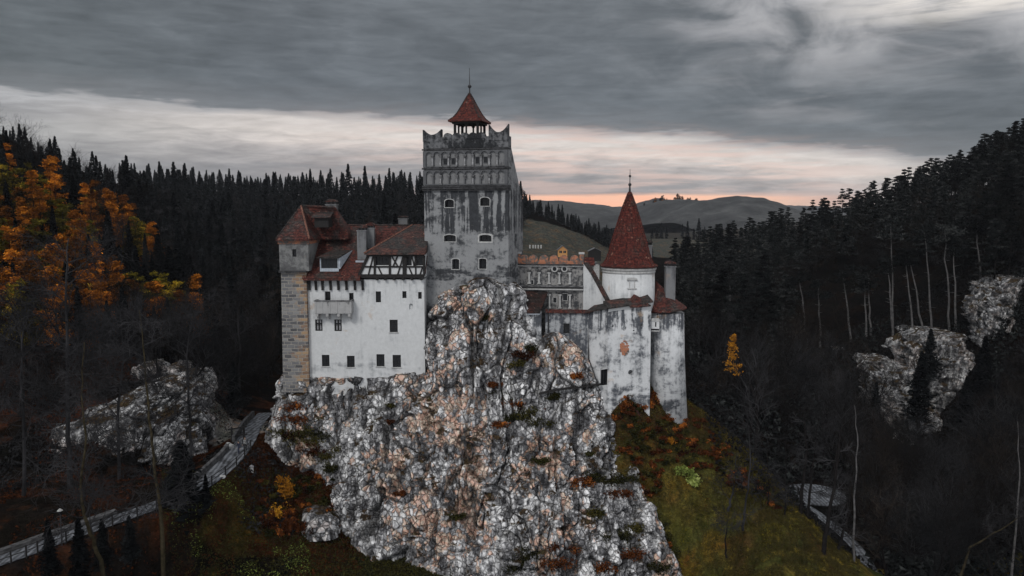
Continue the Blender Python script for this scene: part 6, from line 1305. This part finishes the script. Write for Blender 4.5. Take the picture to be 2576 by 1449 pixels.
def lamp(b):
    a = MB(); a.tube(b, b + Vector((0, 0, 3.4)), .07, .05, 8); a.box(b.x - .12, b.x + .12, b.y - .12, b.y + .12, b.z, b.z + .25); c = MB(); c.lathe((b.x, b.y), [(.08, b.z + 3.4), (.16, b.z + 3.5), (.2, b.z + 3.75), (.22, b.z + 3.8)], 8); d = MB(); d.lathe((b.x, b.y), [(.26, b.z + 3.81), (.1, b.z + 3.95), (.02, b.z + 4.02)], 8)
    return [('pole', a, M['metal']), ('lantern', c, M['pane']), ('cap', d, M['rim'])]
post_thing('lamp_post', 157, 1388, 66.8, 0, lamp, 'dark lamp post with a pale cap beside the lower left path', 'street lamp')
def board(b):
    a = MB(); a.box(b.x - .07, b.x + .07, b.y - .05, b.y + .05, b.z - .2, b.z + 1.15); c = MB(); c.hexa([(b.x - .32, b.y - .2, b.z + 1.0), (b.x + .32, b.y - .2, b.z + 1.0), (b.x + .32, b.y + .2, b.z + 1.25), (b.x - .32, b.y + .2, b.z + 1.25), (b.x - .32, b.y - .22, b.z + 1.05), (b.x + .32, b.y - .22, b.z + 1.05), (b.x + .32, b.y + .18, b.z + 1.3), (b.x - .32, b.y + .18, b.z + 1.3)]); return [('post', a, M['wood']), ('panel', c, M['rim'])]
post_thing('information_board', 561, 1226, 80.5, 0, board, 'slanted information board on a dark post by the path railing', 'sign')
def pillar(b):
    a = MB(); a.lathe((b.x, b.y), [(.24, b.z - .3), (.22, b.z + 1.7)], 10); c = MB(); c.lathe((b.x, b.y), [(.27, b.z + 1.702), (.27, b.z + 1.8), (.1, b.z + 1.95)], 10); return [('shaft', a, M['rim']), ('cap', c, M['column'])]
post_thing('stone_pillar', 634, 1213, 83.6, 0, pillar, 'pale round stone pillar on the slope below the path', 'pillar')
def gate(b):
    o = []
    for dx in (-.9, .55): a = MB(); a.box(b.x + dx - .09, b.x + dx + .09, b.y - .09, b.y + .09, b.z - .2, b.z + 2.1); o.append(('post', a, M['wood']))
    for hh in (2.0, 1.1): a = MB(); a.hexa([(b.x - 1.3, b.y - .14, b.z + hh - .25), (b.x + .95, b.y - .14, b.z + hh + .12), (b.x + .95, b.y - .02, b.z + hh + .12), (b.x - 1.3, b.y - .02, b.z + hh - .25), (b.x - 1.3, b.y - .14, b.z + hh - .10), (b.x + .95, b.y - .14, b.z + hh + .28), (b.x + .95, b.y - .02, b.z + hh + .28), (b.x - 1.3, b.y - .02, b.z + hh - .10)]); o.append(('beam', a, M['wood']))
    return o
post_thing('wooden_barrier', 603, 1118, 90, 0, gate, 'dark timber barrier behind the two walkers on the path', 'barrier')
b = P(577, 1128, 87.5); rs_ = np.random.RandomState(3)
v_, f_ = [], []
import bmesh
bm = bmesh.new(); bmesh.ops.create_icosphere(bm, subdivisions=3, radius=.55)
for q in bm.verts: q.co *= 1 + .22 * math.sin(q.co.x * 7) * math.cos(q.co.z * 6 + q.co.y * 5); q.co.z *= .85
me = bpy.data.meshes.new('boulder'); bm.to_mesh(me); bm.free(); me.materials.append(M['rim']); tag(link('boulder', me, b + Vector((0, 0, .2))), 'pale boulder at the edge of the path beside the low wall', 'boulder')
# two walkers: one continuous skinned figure each
def person(u, v, Y, turn, h, label, top, legs, stripe, seed):
    b = P(u, v, Y); e = empty('person', b); tag(e, label, 'person'); k = h / 1.72; sw = .16 if seed else -.14
    J = {'pel': (0, 0, .95, .14), 'bel': (0, 0, 1.12, .13), 'che': (0, .01, 1.32, .155), 'nek': (0, 0, 1.47, .055), 'hd0': (0, -.01, 1.55, .075), 'hd1': (0, -.01, 1.64, .098), 'hd2': (0, 0, 1.70, .075),
         'hpl': (-.09, 0, .90, .10), 'knl': (-.10, -.05 - sw, .50, .065), 'anl': (-.10, -sw * 1.5, .09, .045), 'tol': (-.11, -.16 - sw * 1.5, .04, .04), 'hpr': (.09, 0, .90, .10), 'knr': (.10, -.04 + sw, .50, .065), 'anr': (.10, .03 + sw, .09, .045), 'tor': (.11, -.13 + sw, .04, .04),
         'shl': (-.19, 0, 1.40, .065), 'ell': (-.26, .03 + sw * .4, 1.12, .047), 'wrl': (-.27, -.08 + sw * .6, .88, .033), 'hal': (-.27, -.10 + sw * .6, .80, .038), 'shr': (.19, 0, 1.40, .065), 'elr': (.26, .03 - sw * .4, 1.12, .047), 'wrr': (.27, -.08 - sw * .6, .88, .033), 'har': (.27, -.10 - sw * .6, .80, .038)}
    E = [('pel', 'bel'), ('bel', 'che'), ('che', 'nek'), ('nek', 'hd0'), ('hd0', 'hd1'), ('hd1', 'hd2'), ('pel', 'hpl'), ('hpl', 'knl'), ('knl', 'anl'), ('anl', 'tol'), ('pel', 'hpr'), ('hpr', 'knr'), ('knr', 'anr'), ('anr', 'tor'), ('che', 'shl'), ('shl', 'ell'), ('ell', 'wrl'), ('wrl', 'hal'), ('che', 'shr'), ('shr', 'elr'), ('elr', 'wrr'), ('wrr', 'har')]
    for sd_, nm in ((-1, 'l'), (1, 'r')):   # five fingers each
        hx, hy, hz_, _ = J['ha' + nm]
        for f__ in range(5):
            kk = 'f%s%d' % (nm, f__); off = (f__ - 2) * .016; L_ = (.05, .075, .085, .078, .06)[f__]; J[kk] = (hx + (-sd_ * .03 if f__ == 0 else 0), hy + off - (.02 if f__ == 0 else 0), hz_ - L_, .009); E.append(('ha' + nm, kk))
    names = list(J); me = bpy.data.meshes.new('body'); me.from_pydata([tuple(c * k for c in J[n_][:3]) for n_ in names], [(names.index(a), names.index(c)) for a, c in E], []); o = bpy.data.objects.new('body', me); COL.objects.link(o)
    sk_ = o.modifiers.new('s', 'SKIN'); lay = me.skin_vertices[0].data
    for i, n_ in enumerate(names): lay[i].radius = (J[n_][3] * k, J[n_][3] * k * (.8 if n_ in ('pel', 'bel', 'che') else 1)); lay[i].use_root = (n_ == 'pel')
    ss = o.modifiers.new('d', 'SUBSURF'); ss.levels = 2; ss.render_levels = 2; bpy.context.view_layer.update(); dg = bpy.context.evaluated_depsgraph_get(); nm_ = bpy.data.meshes.new_from_object(o.evaluated_get(dg)); o.modifiers.clear(); o.data = nm_
    nm_.materials.clear()
    for m__ in (M['skin'], M[top], M[legs], M['rim'], M['wood']): nm_.materials.append(m__)
    for p_ in nm_.polygons:
        z = p_.center.z / k; ax = abs(p_.center.x / k); mi = 0
        if z < .12: mi = 4
        elif z < .95 and ax < .21: mi = 2
        elif z < 1.46 and not (ax > .2 and z < .88): mi = 1 if not (stripe and ax < .17 and int(z * 16) % 2 and z > .95) else 3
        p_.material_index = mi; p_.use_smooth = True
    o.parent = e; e.rotation_euler = (0, 0, turn)
    hb = MB(); hb.lathe((0, .012 * k), [(.085 * k, 1.63 * k), (.108 * k, 1.69 * k), (.095 * k, 1.76 * k), (.03 * k, 1.80 * k)], 12); ho = bpy.data.objects.new('hair', mesh_mb('hair', hb, M['wood'])); COL.objects.link(ho); ho.parent = e
    fb = MB(); fb.tube((0, -.10 * k, 1.63 * k), (0, -.125 * k, 1.60 * k), .012, .018, 5)
    for sx__ in (-.035, .035): fb.tube((sx__ * k, -.085 * k, 1.655 * k), (sx__ * k, -.105 * k, 1.655 * k), .012, .008, 6)
    fo_ = bpy.data.objects.new('face', mesh_mb('face', fb, M['skin'])); COL.objects.link(fo_); fo_.parent = e
M['skin'] = simple('skin', (.30, .19, .14), .6, .1); M['navy'] = simple('dark_blue_cloth', (.022, .026, .045), .9, .3); M['black'] = simple('black_cloth', (.012, .012, .014), .9, .3)
person(617, 1136.5, 86.6, .3, 1.74, 'person in a black and white striped top walking on the path', 'black', 'black', True, 1)
person(601, 1143, 86.0, -.5, 1.55, 'person in dark blue clothes at the left of the striped walker', 'navy', 'navy', False, 0)
# ------------------------------------------------------------------ distant buildings
def house(u0, u1, vb, Y, hw, hr, wm, rm, label, gable_front=True, name='house', wins=True):
    a = P(u0, vb, Y); b = P(u1, vb, Y); d = (b.x - a.x) * .9; c = (a.x + b.x) / 2; e = empty(name, (c, Y, a.z)); tag(e, label, 'house'); z = a.z
    mb = MB(); mb.box(a.x, b.x, Y, Y + d, z - 3, z + hw)
    if gable_front: mb.add([(a.x, Y, z + hw), (b.x, Y, z + hw), (c, Y, z + hw + hr), (a.x, Y + d, z + hw), (b.x, Y + d, z + hw), (c, Y + d, z + hw + hr)], [[0, 1, 2], [5, 4, 3]])
    wl = mb.build('wall', wm, e); o_ = .35; mb = MB()
    for sgn in (-1, 1):
        x0 = c; x1 = c + sgn * ((b.x - a.x) / 2 + o_); zt__ = z + hw + hr + .05; zb = z + hw - o_ * hr / ((b.x - a.x) / 2); q = [(x0, Y - o_, zt__), (x1, Y - o_, zb), (x1, Y + d + o_, zb), (x0, Y + d + o_, zt__)]
        if sgn > 0: q = q[::-1]
        mb.hexa([(p_[0], p_[1], p_[2]) for p_ in q] + [(p_[0], p_[1], p_[2] + .18) for p_ in q])
    mb.build('roof', rm, e)
    if wins:
        for t in (.28, .72):
            x = a.x + (b.x - a.x) * t; mb = MB(); mb.box(x - .5, x + .5, Y - .04, Y - .003, z + hw * .35, z + hw * .8, 0); mb.box(x - .04, x + .04, Y - .06, Y - .041, z + hw * .35, z + hw * .8, 1); mb.build('window', [M['pane'], M['rim']], wl)
    return e
M['yellow_wall'] = simple('yellow_house_wall', (.50, .26, .10), .9, .2); M['greyroof'] = simple('grey_sheet_roof', (.10, .10, .105), .7, .3, 1.0)
house(1404, 1427, 641, 290, 1.9, 1.4, M['yellow_wall'], M['greyroof'], 'small yellow house behind the arcaded gallery')
house(1482, 1512, 639, 330, 1.2, 1.2, M['wood'], M['greyroof'], 'dark barn on the slope left of the cone roof', name='barn', wins=False)
house(1671, 1679, 588, 1050, 2.0, 1.6, M['rim'], M['rim'], 'tiny white house below the far hill', wins=False)
house(1493, 1508, 676, 200, 1.0, .6, M['rim'], M['greyroof'], 'white low house glimpsed between the gallery and round tower', wins=False)
for i, u in enumerate((1333, 1341, 1347, 1354, 1361)):
    p = P(u, 621, 300); mb = MB(); mb.box(p.x - .28, p.x + .28, p.y, p.y + .5, p.z - .6, p.z + .55); mb.add([(p.x - .34, p.y - .05, p.z + .552), (p.x + .34, p.y - .05, p.z + .552), (p.x + .34, p.y + .55, p.z + .552), (p.x - .34, p.y + .55, p.z + .552), (p.x, p.y + .25, p.z + .8)], [[0, 1, 4], [1, 2, 4], [2, 3, 4], [3, 0, 4], [3, 2, 1, 0]]); tag(mb.build('beehive', M['rim']), 'tiny pale box in a row on the slope right of the keep', 'box', 'pale boxes on the slope right of the keep')
# park building with a big grey roof by the round terrace
b0 = P(1950, 1222, 130); b1 = P(2022, 1222, 130); e = empty('park_building', ((b0.x + b1.x) / 2, 130, b0.z)); tag(e, 'park building with a large slate grey roof in the valley at the lower right', 'building')
mb = MB(); mb.box(b0.x + .4, b1.x - .3, 130.4, 136, b0.z - 5, b0.z + .1); mb.build('wall', M['stonewall'], e)
mb = MB(); mb.add([(b0.x, 129.8, b0.z), (b1.x, 129.8, b0.z), (b1.x, 134.5, b0.z + 3.6), (b0.x + 1.2, 134.5, b0.z + 3.6), (b1.x, 137, b0.z), (b0.x, 137, b0.z), (b0.x, 129.8, b0.z - .2), (b1.x, 129.8, b0.z - .2)], [[0, 1, 2, 3], [3, 2, 4, 5], [0, 3, 5], [1, 4, 2], [6, 7, 1, 0]]); mb.build('roof', M['greyroof'], e)
mb = MB(); mb.tube((b0.x, 129.7, b0.z - .05), (b1.x, 129.7, b0.z - .05), .09, .09, 6); mb.build('gutter', M['gutter'], e)
g = P(2000, 1272, 119); e = empty('pergola', g); tag(e, 'small dark timber pergola on the round terrace', 'pergola')
for dx, dy in ((-1.3, 0), (1.1, 0), (-1.3, 1.8), (1.1, 1.8)): mb = MB(); mb.box(g.x + dx - .12, g.x + dx + .12, g.y + dy - .12, g.y + dy + .12, g.z - .3, g.z + 2.4); mb.build('post', M['wood'], e)
for k in range(6): mb = MB(); x = g.x - 1.7 + k * .65; mb.box(x - .07, x + .07, g.y - .5, g.y + 2.4, g.z + 2.402, g.z + 2.55); mb.build('rafter', M['wood'], e)
# trees on the crest of the far hill
rs = np.random.RandomState(31); ug, top, xx = FR
CR = [mesh_np('crest_tree', *tri_cloud(*[q for q in broad_cloud(9, 3.0, np.random.RandomState(900 + k), 260, 12, 1.5, .5, .1)], rs=np.random.RandomState(k), aspect=1.1), M['larch'] if k == 1 else M['twig_brown']) for k in range(3)]
for k in range(34):
    u = rs.uniform(1618, 1900) if k > 8 else rs.uniform(1640, 1720); i = int(np.argmin(abs(ug - u))); s = rs.uniform(.5, 1.0) * (1.15 if k < 6 else .8); single('crest_tree', CR[k % 3], xx[i], 1300, top[i] - 1.0, s, u, 'tiny lone tree on the crest of the far hill', 'tree', 'trees along the far crest')
# ------------------------------------------------------------------ haze
mb = MB(); zmax = max(ZZ.max(), top.max()) + 25; mb.box(-4500, 4500, -30, 3900, ZZ.min() - 6, zmax); hz_o = mb.build('haze', []); hz_o.data.materials.clear()
hm = bpy.data.materials.new('valley_haze'); hm.use_nodes = True; t_ = NT(hm.node_tree); t_.n.clear(); pv = t_.new('ShaderNodeVolumePrincipled', {'Color': (.80, .84, .92, 1), 'Density': 0.00006, 'Anisotropy': 0.2}); ot = t_.n.new('ShaderNodeOutputMaterial'); t_.l.new(pv.outputs[0], ot.inputs['Volume'])
hz_o.data.materials.append(hm); tag(hz_o, 'thin cold evening haze filling the valley', kind='stuff')
